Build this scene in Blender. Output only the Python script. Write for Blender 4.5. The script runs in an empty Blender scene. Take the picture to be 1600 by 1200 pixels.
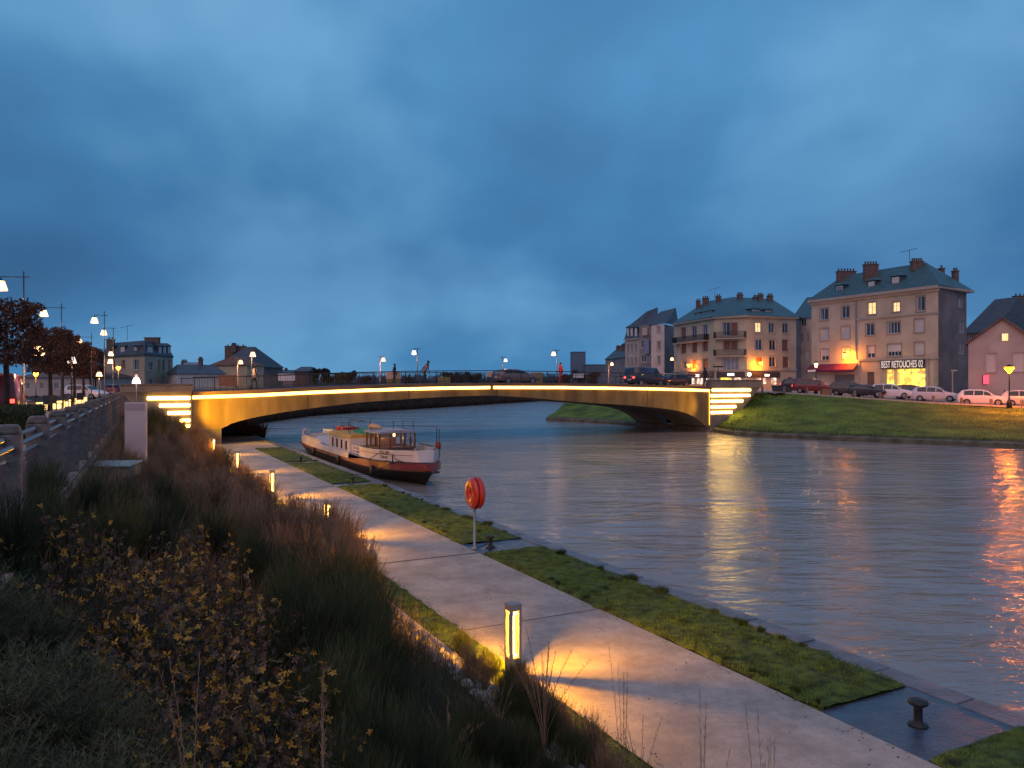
import bpy, bmesh, math, random
import numpy as np
from mathutils import Vector, Matrix, noise
R = random.Random(7); NR = np.random.default_rng(5)
scn = bpy.context.scene; COL = scn.collection
PI = math.pi
VX, VY = 0.8887, 0.4584            # across the quay (towards the river)
ANG = math.atan2(VY, VX)
CAMZ = 4.0; WATER = -0.35

# ------------------------------------------------------------------ coordinates
def P(s, l, z=0.0): return Vector((VX*s - VY*l, VY*s + VX*l, z))
def px(x, y, Y): return Vector(((x-800)/1200*Y, Y, CAMZ-(y-600)/1200*Y))
def fence_s(l): return -1.25 + 0.034*l

# ------------------------------------------------------------------ objects
def tag(o, label=None, cat=None, group=None, kind=None):
    if label: o['label'] = label
    if cat: o['category'] = cat
    if group: o['group'] = group
    if kind: o['kind'] = kind
    return o
def empty(name, loc=(0, 0, 0), rz=0.0, label=None, cat=None, group=None):
    o = bpy.data.objects.new(name, None); COL.objects.link(o)
    o.location = loc; o.rotation_euler = (0, 0, rz); o.empty_display_size = .2
    return tag(o, label, cat, group)
class MB:
    def __init__(s): s.v = []; s.f = []; s.sm = False
    def add(s, vs, fs):
        n = len(s.v); s.v += [tuple(v) for v in vs]; s.f += [tuple(i+n for i in f) for f in fs]; return s
    def box(s, x0, x1, y0, y1, z0, z1):
        return s.add([(x0,y0,z0),(x1,y0,z0),(x1,y1,z0),(x0,y1,z0),(x0,y0,z1),(x1,y0,z1),(x1,y1,z1),(x0,y1,z1)],
            [(0,3,2,1),(4,5,6,7),(0,1,5,4),(1,2,6,5),(2,3,7,6),(3,0,4,7)])
    def cbox(s, c, sx, sy, sz): return s.box(c[0]-sx/2, c[0]+sx/2, c[1]-sy/2, c[1]+sy/2, c[2]-sz/2, c[2]+sz/2)
    def hexa(s, pts):   # 8 points: bottom ring, top ring
        return s.add(pts, [(0,3,2,1),(4,5,6,7),(0,1,5,4),(1,2,6,5),(2,3,7,6),(3,0,4,7)])
    def tube(s, pts, r, n=8, cap=True):
        pts = [Vector(p) for p in pts]; rs = r if isinstance(r, (list, tuple)) else [r]*len(pts)
        vs = []; fs = []
        for i, p in enumerate(pts):
            d = (pts[min(i+1, len(pts)-1)] - pts[max(i-1, 0)]).normalized()
            a = d.cross(Vector((0,0,1)) if abs(d.z) < .9 else Vector((1,0,0))).normalized(); b = d.cross(a)
            for k in range(n):
                t = 2*PI*k/n; vs.append(p + (a*math.cos(t) + b*math.sin(t))*rs[i])
        for i in range(len(pts)-1):
            for k in range(n):
                fs.append((i*n+k, i*n+(k+1)%n, (i+1)*n+(k+1)%n, (i+1)*n+k))
        if cap:
            fs.append(tuple(range(n))[::-1]); fs.append(tuple((len(pts)-1)*n+k for k in range(n)))
        return s.add(vs, fs)
    def lathe(s, prof, c=(0,0,0), n=16, a0=0.0):
        vs = []; fs = []
        for r, z in prof:
            for k in range(n):
                t = a0 + 2*PI*k/n; vs.append((c[0]+r*math.cos(t), c[1]+r*math.sin(t), c[2]+z))
        for i in range(len(prof)-1):
            for k in range(n): fs.append((i*n+k, i*n+(k+1)%n, (i+1)*n+(k+1)%n, (i+1)*n+k))
        fs.append(tuple(range(n))[::-1]); fs.append(tuple((len(prof)-1)*n+k for k in range(n)))
        return s.add(vs, fs)
    def grid(s, rows):
        n = len(rows[0]); vs = [p for r in rows for p in r]
        return s.add(vs, [(i*n+k, i*n+k+1, (i+1)*n+k+1, (i+1)*n+k) for i in range(len(rows)-1) for k in range(n-1)])
    def build(s, name, mat, parent=None, smooth=False, bevel=0.0, **kw):
        me = bpy.data.meshes.new(name); me.from_pydata(s.v, [], s.f); me.update()
        if smooth: me.polygons.foreach_set('use_smooth', [True]*len(me.polygons))
        o = bpy.data.objects.new(name, me); COL.objects.link(o)
        for m in (mat if isinstance(mat, (list, tuple)) else [mat]): me.materials.append(m)
        if parent is not None: o.parent = parent
        if bevel:
            b = o.modifiers.new('bevel', 'BEVEL'); b.width = bevel; b.segments = 2; b.limit_method = 'ANGLE'
        return tag(o, **kw) if kw else o
def copy_tree(o, parent=None):
    c = o.copy(); COL.objects.link(c)
    if parent is not None: c.parent = parent
    for ch in list(o.children): copy_tree(ch, c)
    return c

# ------------------------------------------------------------------ materials
MATS = {}
def mat(name, c, c2=None, rough=.8, scale=4.0, bump=0.0, bscale=None, metal=0.0, detail=6, coat=0.0, spec=.5, stretch=None, ramp=(.35,.65), world=False, trans=0.0):
    if name in MATS: return MATS[name]
    m = bpy.data.materials.new(name); m.use_nodes = True; nt = m.node_tree; N = nt.nodes; L = nt.links
    b = N['Principled BSDF']; b.inputs['Roughness'].default_value = rough; b.inputs['Metallic'].default_value = metal
    b.inputs['Base Color'].default_value = (*c, 1); b.inputs['Specular IOR Level'].default_value = spec
    if coat: b.inputs['Coat Weight'].default_value = coat
    if trans: b.inputs['Transmission Weight'].default_value = trans
    tc = N.new('ShaderNodeTexCoord'); out = tc.outputs['Object']
    if world:
        g = N.new('ShaderNodeNewGeometry'); out = g.outputs['Position']
    if stretch:
        mp = N.new('ShaderNodeMapping'); mp.inputs['Scale'].default_value = stretch; L.new(out, mp.inputs['Vector']); out = mp.outputs['Vector']
    if c2:
        n = N.new('ShaderNodeTexNoise'); n.inputs['Scale'].default_value = scale; n.inputs['Detail'].default_value = detail; L.new(out, n.inputs['Vector'])
        r = N.new('ShaderNodeValToRGB'); r.color_ramp.elements[0].position = ramp[0]; r.color_ramp.elements[1].position = ramp[1]
        r.color_ramp.elements[0].color = (*c, 1); r.color_ramp.elements[1].color = (*c2, 1)
        L.new(n.outputs['Fac'], r.inputs['Fac']); L.new(r.outputs['Color'], b.inputs['Base Color'])
    if bump:
        n = N.new('ShaderNodeTexNoise'); n.inputs['Scale'].default_value = bscale or scale*4; n.inputs['Detail'].default_value = 5; L.new(out, n.inputs['Vector'])
        bp = N.new('ShaderNodeBump'); bp.inputs['Strength'].default_value = bump; bp.inputs['Distance'].default_value = .05
        L.new(n.outputs['Fac'], bp.inputs['Height']); L.new(bp.outputs['Normal'], b.inputs['Normal'])
    MATS[name] = m; return m
def emit(name, c, strength, c2=None, scale=3.0):
    if name in MATS: return MATS[name]
    m = bpy.data.materials.new(name); m.use_nodes = True; nt = m.node_tree; b = nt.nodes['Principled BSDF']
    b.inputs['Base Color'].default_value = (*[min(.8, x*.8) for x in c], 1); b.inputs['Roughness'].default_value = .4
    b.inputs['Emission Color'].default_value = (*c, 1); b.inputs['Emission Strength'].default_value = strength
    if c2:
        tc = nt.nodes.new('ShaderNodeTexCoord'); n = nt.nodes.new('ShaderNodeTexNoise'); n.inputs['Scale'].default_value = scale; n.inputs['Detail'].default_value = 3
        nt.links.new(tc.outputs['Object'], n.inputs['Vector'])
        r = nt.nodes.new('ShaderNodeValToRGB'); r.color_ramp.elements[0].position = .42; r.color_ramp.elements[1].position = .55
        r.color_ramp.elements[0].color = (*c, 1); r.color_ramp.elements[1].color = (*c2, 1)
        nt.links.new(n.outputs['Fac'], r.inputs['Fac']); nt.links.new(r.outputs['Color'], b.inputs['Emission Color'])
    MATS[name] = m; return m

M_path = mat('path_concrete', (.41,.34,.295), (.51,.43,.375), .75, 1.6, .25, 60, world=True)
_nt = M_path.node_tree; _b = _nt.nodes['Principled BSDF']; _g = _nt.nodes.new('ShaderNodeNewGeometry')
def _layer(sc, lo, hi, p0, p1, mode='MULTIPLY'):
    n_ = _nt.nodes.new('ShaderNodeTexNoise'); n_.inputs['Scale'].default_value = sc; n_.inputs['Detail'].default_value = 7; n_.inputs['Roughness'].default_value = .65; _nt.links.new(_g.outputs['Position'], n_.inputs['Vector'])
    r_ = _nt.nodes.new('ShaderNodeValToRGB'); r_.color_ramp.elements[0].position = p0; r_.color_ramp.elements[1].position = p1; r_.color_ramp.elements[0].color = (lo,lo,lo,1); r_.color_ramp.elements[1].color = (hi,hi,hi,1); _nt.links.new(n_.outputs['Fac'], r_.inputs['Fac'])
    m_ = _nt.nodes.new('ShaderNodeMix'); m_.data_type = 'RGBA'; m_.blend_type = mode; m_.inputs['Factor'].default_value = 1.0
    src = _b.inputs['Base Color'].links[0].from_socket; _nt.links.new(src, m_.inputs['A']); _nt.links.new(r_.outputs['Color'], m_.inputs['B']); _nt.links.new(m_.outputs['Result'], _b.inputs['Base Color'])
_layer(.9, .80, 1.08, .38, .60); _layer(140, .72, 1.22, .35, .66); _layer(7, .90, 1.05, .40, .6)
M_joint = mat('joint', (.06,.055,.055), (.09,.08,.08), .8, 8)
M_pad = mat('wet_slate', (.05,.055,.085), (.085,.09,.125), .25, 3, .25, 22, spec=.6, world=True)
M_coping = mat('coping_stone', (.10,.105,.13), (.19,.185,.21), .38, 2.5, .45, 14, world=True)
M_quay = mat('quay_wall', (.10,.09,.08), (.17,.15,.13), .8, 2, .5, 10)
M_turf = mat('turf', (.018,.026,.006), (.12,.17,.026), .95, 5.5, 1.0, 30, world=True, ramp=(.34,.60))
M_lawn = mat('lawn', (.045,.085,.010), (.14,.22,.022), .95, .5, .8, 12, world=True)
M_blade = mat('grass_blade', (.05,.085,.012), (.21,.30,.04), .85, 3.5, world=True)
M_tuft = mat('tuft_green', (.035,.055,.010), (.08,.11,.02), .9, 2, world=True)
M_soil = mat('soil', (.018,.015,.010), (.035,.030,.016), 1.0, 2, .8, 20)
M_rub = mat('rubble_stone', (.22,.20,.21), (.44,.40,.40), .8, 5, .6, 25)
M_edge = mat('edge_stone', (.42,.36,.30), (.55,.48,.42), .8, 4, .3, 30)
M_pave = mat('pavement', (.32,.24,.22), (.42,.33,.30), .75, 1.2, .2, 20, world=True)
M_asph = mat('asphalt', (.05,.05,.052), (.085,.08,.08), .6, 1.5, .3, 40, world=True)
M_granite = mat('granite', (.13,.105,.095), (.23,.19,.175), .8, 12, .4, 40)
M_steel = mat('steel_rail', (.42,.38,.37), None, .3, metal=.85)
M_mesh = mat('fence_wire', (.16,.10,.10), None, .6, metal=.3)
M_dark = mat('dark_metal', (.018,.018,.022), (.03,.03,.035), .45, 20, spec=.5)
M_iron = mat('cast_iron', (.012,.012,.014), (.025,.024,.024), .42, 30, .3, 60)
M_bridge = mat('bridge_concrete', (.20,.118,.040), (.36,.225,.085), .8, 1.1, .15, 8, world=True, stretch=(1,1,.22))
M_bsoff = mat('bridge_soffit', (.22,.17,.15), (.30,.24,.21), .85, .5, .2, 6, world=True)
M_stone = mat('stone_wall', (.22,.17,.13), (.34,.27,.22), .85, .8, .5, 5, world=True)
M_led = emit('led_strip', (1,.55,.10), 8)
M_ledw = emit('led_wing', (1,.60,.14), 14)
M_bell = emit('lamp_glass', (1,.56,.26), 3.4)
M_bellw = emit('lamp_glass_white', (1,.80,.66), 1.5)
M_sod = emit('sodium_glass', (1,.17,.0015), 700)
M_sodw = emit('sodium_wall_glass', (1,.26,.006), 170)
M_bol = emit('bollard_light', (1,.60,.14), 22)
M_orange = mat('life_ring_red', (.62,.035,.012), (.72,.05,.015), .28, 3, coat=.4)
M_galv = mat('galvanised', (.30,.29,.30), (.40,.38,.38), .5, 10, metal=.4)
M_pole = mat('pole_paint', (.03,.035,.05), None, .45)
M_beige = mat('render_beige', (.50,.38,.27), (.64,.50,.37), .9, .5, .15, 10, world=True)
M_beigeC = mat('render_tan', (.54,.40,.29), (.68,.52,.40), .9, .45, .15, 10, world=True)
M_pink = mat('render_pink', (.44,.34,.31), (.56,.45,.41), .9, .5, .15, 9, world=True)
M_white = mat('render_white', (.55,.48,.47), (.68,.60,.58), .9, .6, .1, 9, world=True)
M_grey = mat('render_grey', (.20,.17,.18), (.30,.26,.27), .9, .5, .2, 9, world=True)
M_sidew = mat('side_wall_dark', (.17,.135,.13), (.27,.21,.20), .95, .4, .3, 6, world=True)  # darker mottled tone, mostly for side walls
M_trim = mat('trim_stone', (.42,.34,.29), (.50,.41,.36), .85, 2)
M_slateb = mat('slate_blue', (.045,.10,.12), (.07,.14,.16), .5, 1.2, .3, 10, stretch=(1,1,4), world=True)
M_slated = mat('slate_dark', (.05,.06,.08), (.085,.095,.115), .55, 1.2, .3, 10, stretch=(1,1,4), world=True)
M_tile = mat('roof_tile_brown', (.13,.07,.06), (.20,.12,.10), .85, 1.5, .4, 12, world=True)
M_brick = mat('chimney_brick', (.13,.08,.07), (.20,.13,.11), .9, 3, .3, 20)
M_pot = mat('chimney_pot', (.10,.06,.05), None, .9)
M_glass = mat('window_glass', (.025,.032,.045), (.06,.07,.09), .08, .8, spec=.8)
M_frame = mat('window_frame', (.68,.64,.64), None, .6)
M_shut = mat('roller_shutter', (.62,.52,.50), (.70,.60,.58), .7, 1, stretch=(1,1,30), bump=.2)
M_red = mat('wood_shutter', (.20,.075,.06), (.28,.12,.10), .7, 2, stretch=(1,1,25), bump=.3)
M_lit = emit('lit_window', (1,.62,.22), 1.1, (1,.75,.4), 2)
M_shop = emit('shop_interior', (1,.80,.09), 1.9, (.30,.12,.05), 1.4)
M_shopw = emit('shop_interior_pale', (1,.80,.62), 1.6, (.25,.12,.08), 1.5)
M_shopt = emit('shop_top_lights', (1,.80,.10), 2.2)
M_sign = emit('sign_white', (1,.88,.84), .36)
M_signb = emit('shop_sign_white', (1,.93,.95), 1.6)
M_signback = mat('sign_board', (.07,.045,.05), None, .5)
M_awn = mat('awning_fabric', (.13,.012,.06), (.19,.018,.07), .8, 1)
M_doorm = mat('door_wood', (.10,.07,.06), (.16,.11,.10), .6, 2)
M_boatw = mat('boat_white', (.62,.55,.56), (.74,.68,.70), .4, 1.2, coat=.2)
M_boatr = mat('boat_sheer_red', (.13,.022,.03), (.22,.045,.075), .4, 1.0, coat=.2)
M_hull = mat('boat_hull_black', (.006,.006,.008), (.013,.011,.012), .45, 2)
M_deck = mat('boat_deck', (.30,.27,.28), (.38,.34,.35), .6, 2)
M_varn = mat('varnished_wood', (.14,.05,.02), (.22,.09,.035), .35, 3, stretch=(1,1,6), coat=.5)
M_green = mat('green_tarp', (.01,.20,.07), (.02,.28,.10), .55, 1.5)
M_yel = mat('yellow_roof', (.45,.24,.02), (.55,.32,.05), .6, 2)
M_redp = mat('red_paint', (.35,.02,.02), (.42,.03,.03), .5, 2)
M_leafy = mat('leaf_yellow', (.34,.16,.014), (.50,.27,.03), .7, 3, world=True)
M_leafb = mat('leaf_brown', (.05,.03,.02), (.15,.085,.055), .8, 5, world=True)
M_leafg = mat('leaf_dull_green', (.045,.048,.022), (.08,.08,.035), .8, 3, world=True)
M_stem = mat('stem_brown', (.05,.032,.022), (.09,.06,.04), .85, 3)
M_broom = mat('broom_green', (.02,.030,.011), (.085,.095,.034), .85, 1.5, world=True)
M_tan = mat('dry_grass', (.16,.095,.06), (.36,.22,.135), .85, 2, world=True)
M_stalk = mat('dry_stalk', (.24,.15,.09), (.34,.22,.14), .8, 3)
M_heath = mat('grey_green_shrub', (.035,.040,.018), (.12,.125,.06), .9, 2, world=True)
M_treeb = mat('tree_bark', (.035,.02,.016), (.06,.035,.028), .9, 5)
M_treel = mat('tree_leaf_red', (.07,.032,.024), (.12,.055,.035), .9, 2, world=True)
M_treed = mat('tree_leaf_dark', (.020,.022,.024), (.045,.045,.040), .9, .4, world=True)
M_bank = mat('bank_scrub', (.022,.016,.013), (.05,.036,.028), 1, .5, .8, 3, world=True)

# ------------------------------------------------------------------ world, sun lamp for street glow, camera
w = bpy.data.worlds.new('World'); scn.world = w; w.use_nodes = True
nt = w.node_tree; N = nt.nodes; L = nt.links; bg = N['Background']
tc = N.new('ShaderNodeTexCoord'); sep = N.new('ShaderNodeSeparateXYZ'); L.new(tc.outputs['Generated'], sep.inputs[0])
def math_(op, a, b=None):
    n = N.new('ShaderNodeMath'); n.operation = op
    for i, x in enumerate((a, b)):
        if x is None: continue
        if isinstance(x, (int, float)): n.inputs[i].default_value = x
        else: L.new(x, n.inputs[i])
    return n.outputs[0]
zc = math_('MAXIMUM', sep.outputs['Z'], 0.0)
den = math_('ADD', zc, .55)
cx = math_('DIVIDE', sep.outputs['X'], den); cy = math_('DIVIDE', sep.outputs['Y'], den)
comb = N.new('ShaderNodeCombineXYZ'); L.new(cx, comb.inputs[0]); L.new(cy, comb.inputs[1])
def cloud(scale, detail, off, dist=.6, rough=.55):
    mp = N.new('ShaderNodeMapping'); mp.inputs['Location'].default_value = off; L.new(comb.outputs[0], mp.inputs['Vector'])
    n = N.new('ShaderNodeTexNoise'); n.inputs['Scale'].default_value = scale; n.inputs['Detail'].default_value = detail
    n.inputs['Distortion'].default_value = dist; n.inputs['Roughness'].default_value = rough; L.new(mp.outputs[0], n.inputs['Vector']); return n.outputs['Fac']
c1 = cloud(1.3, 4, (3.1, 1.7, 0), .2, .48); c2 = cloud(3.6, 5, (7.3, 2.2, 1), .2, .5)
cl = math_('ADD', math_('MULTIPLY', c1, .76), math_('MULTIPLY', c2, .24))
grad = N.new('ShaderNodeValToRGB'); L.new(zc, grad.inputs['Fac'])
e = grad.color_ramp.elements; e[0].position = 0.0; e[0].color = (.055,.195,.39,1); e[1].position = .62; e[1].color = (.048,.172,.36,1)
for p_, c_ in ((.05,(.050,.185,.375,1)), (.14,(.037,.145,.32,1)), (.24,(.043,.162,.34,1)), (.38,(.066,.215,.42,1))):
    el = e.new(p_); el.color = c_
ramp = N.new('ShaderNodeValToRGB'); L.new(cl, ramp.inputs['Fac'])
e = ramp.color_ramp.elements; e[0].position = .36; e[0].color = (.72,.70,.74,1); e[1].position = .62; e[1].color = (2.15,1.55,1.32,1)
el = e.new(.49); el.color = (1.0,1.0,1.0,1)
mixn = N.new('ShaderNodeMix'); mixn.data_type = 'RGBA'; mixn.blend_type = 'MULTIPLY'; mixn.inputs['Factor'].default_value = 1.0
L.new(grad.outputs['Color'], mixn.inputs['A']); L.new(ramp.outputs['Color'], mixn.inputs['B'])
# a paler break in the cloud ahead, to the right of the middle
dot = N.new('ShaderNodeVectorMath'); dot.operation = 'DOT_PRODUCT'; L.new(tc.outputs['Generated'], dot.inputs[0])
dv = Vector((.12, 1, .30)).normalized(); dot.inputs[1].default_value = dv
glow = math_('MULTIPLY', math_('POWER', math_('MAXIMUM', dot.outputs['Value'], 0.0), 22.0), .45)
gm = math_('ADD', math_('MULTIPLY', glow, cl), 1.14)
sc2 = N.new('ShaderNodeVectorMath'); sc2.operation = 'SCALE'; L.new(mixn.outputs['Result'], sc2.inputs[0]); L.new(gm, sc2.inputs['Scale'])
sky = N.new('ShaderNodeTexSky'); sky.sky_type = 'NISHITA'; sky.sun_disc = False; sky.sun_elevation = math.radians(-1.0); sky.sun_rotation = math.radians(205)
sks = N.new('ShaderNodeVectorMath'); sks.operation = 'SCALE'; L.new(sky.outputs[0], sks.inputs[0]); sks.inputs['Scale'].default_value = .02
add = N.new('ShaderNodeVectorMath'); add.operation = 'ADD'; L.new(sc2.outputs[0], add.inputs[0]); L.new(sks.outputs[0], add.inputs[1])
L.new(add.outputs[0], bg.inputs['Color']); bg.inputs['Strength'].default_value = 1.0

sd = bpy.data.lights.new('street_glow_sun', 'SUN'); sd.energy = 1.0; sd.angle = math.radians(75); sd.color = (1, .55, .36)  # wide warm lamp added in place of the glow from unseen street lamps
so = bpy.data.objects.new('street_glow_sun', sd); COL.objects.link(so); so.rotation_euler = (math.radians(42), 0, math.radians(-25))
cam = bpy.data.cameras.new('camera'); cam.sensor_width = 36; cam.lens = 27; cam.clip_end = 6000; cam.clip_start = .05
co = bpy.data.objects.new('camera', cam); COL.objects.link(co); co.location = (0, 0, CAMZ); co.rotation_euler = (PI/2, 0, 0); scn.camera = co
def point(loc, energy, color, radius=.1, parent=None, spot=None, rot=None):
    ld = bpy.data.lights.new('lamp_light', 'SPOT' if spot else 'POINT'); ld.energy = energy; ld.color = color; ld.shadow_soft_size = radius
    if spot: ld.spot_size = spot; ld.spot_blend = .6
    o = bpy.data.objects.new('lamp_light', ld); COL.objects.link(o); o.location = loc
    if rot: o.rotation_euler = rot
    if parent is not None: o.parent = parent
    return o

# ------------------------------------------------------------------ water
m = bpy.data.materials.new('river_water'); m.use_nodes = True; nt2 = m.node_tree; n2 = nt2.nodes; l2 = nt2.links; b = n2['Principled BSDF']
b.inputs['Base Color'].default_value = (.28,.25,.235,1); b.inputs['Roughness'].default_value = .095; b.inputs['IOR'].default_value = 1.33; b.inputs['Specular IOR Level'].default_value = .62
g = n2.new('ShaderNodeNewGeometry')
def wn(sc, rot, stretch, detail=3, dist=.5):
    mp = n2.new('ShaderNodeMapping'); mp.inputs['Rotation'].default_value = (0, 0, rot); mp.inputs['Scale'].default_value = stretch; l2.new(g.outputs['Position'], mp.inputs['Vector'])
    n = n2.new('ShaderNodeTexNoise'); n.inputs['Scale'].default_value = sc; n.inputs['Detail'].default_value = detail; n.inputs['Distortion'].default_value = dist
    l2.new(mp.outputs[0], n.inputs['Vector']); return n.outputs['Fac']
def mm(op, a, b_):
    n = n2.new('ShaderNodeMath'); n.operation = op
    for i, x in enumerate((a, b_)):
        if isinstance(x, (int, float)): n.inputs[i].default_value = x
        else: l2.new(x, n.inputs[i])
    return n.outputs[0]
rip = wn(4.2, .25, (.5, 1.25, 1), 4, .8); mid = wn(1.15, -.15, (.55, 1.4, 1), 5, .6); big = wn(.11, .3, (.8, 1.5, 1), 3, .4)
mask = mm('MAXIMUM', mm('MULTIPLY', mm('SUBTRACT', wn(.055, .4, (.7, 1.6, 1), 3, 1.0), .40), 4.5), .15)
mask = mm('MINIMUM', mask, 1.0)
h = mm('ADD', mm('MULTIPLY', mm('MULTIPLY', rip, .045), mask), mm('ADD', mm('MULTIPLY', mid, .125), mm('MULTIPLY', big, .35)))
bp = n2.new('ShaderNodeBump'); bp.inputs['Strength'].default_value = 1.0; bp.inputs['Distance'].default_value = 1.0
l2.new(h, bp.inputs['Height']); l2.new(bp.outputs['Normal'], b.inputs['Normal']); M_water = m
MB().add([(-900,-300,WATER),(1500,-300,WATER),(1500,2500,WATER),(-900,2500,WATER)], [(0,1,2,3)]).build('river_water', M_water, kind='structure')

# ------------------------------------------------------------------ near bank, in the quay's own frame
L0, L1 = -8.0, 66.0
def lrange(a, b, st): n = max(1, int(round((b-a)/st))); return [a+(b-a)*i/n for i in range(n+1)]
def zslope(s, l):
    sf = fence_s(l)+.15
    if s <= sf: return 2.45
    if s < 3.45: return 2.42 + (0.70-2.42)*((s-sf)/(3.45-sf))**.9
    if s < 4.4: return .70*(4.4-s)/.95
    return 0.0
rows = []
for l in lrange(L0, 47.5, .5):
    sf = fence_s(l)+.15
    ss = [sf + (3.5-sf)*i/12 for i in range(13)]
    rows.append([P(s, l, zslope(s, l) + .06*noise.noise(Vector((s*1.3, l*1.3, 0)))*(0 if i in (0,) else 1)) for i, s in enumerate(ss)])
MB().grid(rows).build('embankment_ground', M_soil, smooth=True, kind='structure')
# quay bed under path and turf
MB().add([P(4.2,L0,-.02),P(9.3,L0,-.02),P(9.3,L1,-.02),P(4.2,L1,-.02)], [(0,1,2,3)]).build('quay_ground', M_turf, kind='structure')
rows = []
for l in lrange(L0, L1, .5):
    wv = .012*noise.noise(Vector((l*2, 0, 0)))
    rows.append([P(4.97+wv, l, .01), P(7.63+wv, l, .01)])
MB().grid(rows).build('footpath', M_path, kind='structure')
def turf_strip(s0, s1, la, lb, name='turf_ground', j0=.09, j1=.09, z=.045):
    rows = []
    for l in lrange(la, lb, .12):
        a = s0 + j0*noise.noise(Vector((l*2.3, s0, 1))) + .5*j0*noise.noise(Vector((l*9, s0, 2))); c = s1 + j1*noise.noise(Vector((l*2.1, s1, 3))) + .6*j1*noise.noise(Vector((l*8, s1, 4)))
        row = [P(a, l, .0)]
        for k in range(8):
            s = a + (c-a)*(k+.15)/7.3; row.append(P(s, l, z + .035*noise.noise(Vector((s*2.2, l*2.2, 5))) + .02*noise.noise(Vector((s*7, l*7, 5)))))
        row.append(P(c, l, .0)); rows.append(row)
    MB().grid(rows).build(name, M_turf, smooth=True, kind='structure')
PADS = [(5.2, 6.6), (16.35, 17.5), (29.6, 30.5), (39.2, 40.0)]
edges = [L0] + [x for p_ in PADS for x in p_] + [49.5]
STR = []
for i in range(0, len(edges), 2):
    turf_strip(7.66, 9.26, edges[i], edges[i+1], j1=.16); STR.append((7.66, 9.28, edges[i], edges[i+1]))
turf_strip(4.38, 4.93, L0, 15.6); STR.append((4.36, 4.93, L0, 15.6))
turf_strip(4.38, 4.93, 16.4, 46, j0=.02); STR.append((4.36, 4.93, 16.4, 46))
for a, c in PADS:
    MB().add([P(7.63,a,.012),P(9.3,a,.012),P(9.3,c,.012),P(7.63,c,.012)], [(0,1,2,3)]).build('mooring_ground', M_pad, kind='structure')
MB().add([P(7.63,49.5,.008),P(9.3,49.5,.008),P(9.3,L1,.008),P(7.63,L1,.008)], [(0,1,2,3)]).build('quay_pavement', M_path, kind='structure')
for l, wd in ((16.5,.05), (11.4,.014), (29.8,.04)):
    MB().box(0,2.64,-wd/2,wd/2,0,.004).build('path_joint_ground', M_joint, kind='structure').matrix_world = Matrix.Translation(P(4.98,l,.013)) @ Matrix.Rotation(ANG,4,'Z')
# coping: long stones
cp = MB(); l = L0
while l < L1:
    ln = R.uniform(.9, 1.4); j = R.uniform(-.02, .02); z = .03+R.uniform(-.012,.012)
    pts = [P(9.27+j,l+.012,-.35),P(9.68+j,l+.012,-.35),P(9.68+j,l+ln-.012,-.35),P(9.27+j,l+ln-.012,-.35)]
    pts += [Vector((p_.x,p_.y,z)) for p_ in pts]; cp.hexa(pts); l += ln
cp.build('quay_edge_stones', M_coping, bevel=.02, label='row of dark wet coping stones along the edge of the near quay', cat='quay edge')
MB().hexa([P(9.3,L0,-3),P(9.68,L0,-3),P(9.68,L1,-3),P(9.3,L1,-3),P(9.3,L0,-.04),P(9.68,L0,-.04),P(9.68,L1,-.04),P(9.3,L1,-.04)]).build('quay_wall', M_quay, label='low masonry quay wall holding the near footpath above the river', cat='wall')
# stone revetment at the foot of the planting
rb = MB()
for l in lrange(-2, 47, .21):
    for k in range(6):
        s = 3.38 + k*.17 + R.uniform(-.03,.03); z = zslope(s, l); ll = l + (k % 2)*.1 + R.uniform(-.03,.03)
        c = P(s, ll, z-.03); a, b_, h_ = R.uniform(.07,.10), R.uniform(.08,.13), R.uniform(.05,.09)
        ax = ANG + R.uniform(-.4,.4); ca, sa = math.cos(ax), math.sin(ax); vs = []
        for dz, sc_ in ((-h_,1),(h_*.6,.95),(h_,.6)):
            for q in range(7):
                t = 2*PI*q/7; rr = sc_*R.uniform(.85,1.12); x_, y_ = a*rr*math.cos(t), b_*rr*math.sin(t)
                vs.append((c.x+x_*ca-y_*sa, c.y+x_*sa+y_*ca, c.z+dz+ -.7*(x_)*0))
        fs = [(i*7+q, i*7+(q+1)%7, (i+1)*7+(q+1)%7, (i+1)*7+q) for i in range(2) for q in range(7)] + [tuple(14+q for q in range(7))]
        rb.add(vs, fs)
rb.build('stone_revetment', M_rub, label='sloping facing of pale rubble stones at the foot of the planted bank', cat='stone facing')
MB().grid([[P(3.30,l,.62), P(3.5,l,.60), P(4.3,l,.0), P(4.42,l,-.02)] for l in (-8, 47.5)]).build('revetment_ground', M_soil, kind='structure')
eb = MB(); l = -6
while l < 46:
    eb.hexa([P(4.30,l+.01,-.1),P(4.39,l+.01,-.1),P(4.39,l+.79,-.1),P(4.30,l+.79,-.1),P(4.30,l+.01,.09),P(4.39,l+.01,.09),P(4.39,l+.79,.09),P(4.30,l+.79,.09)]); l += .8
eb.build('edging_stones', M_edge, bevel=.01, label='thin pale edging kerb between the rubble facing and the narrow turf strip', cat='kerb')

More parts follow.
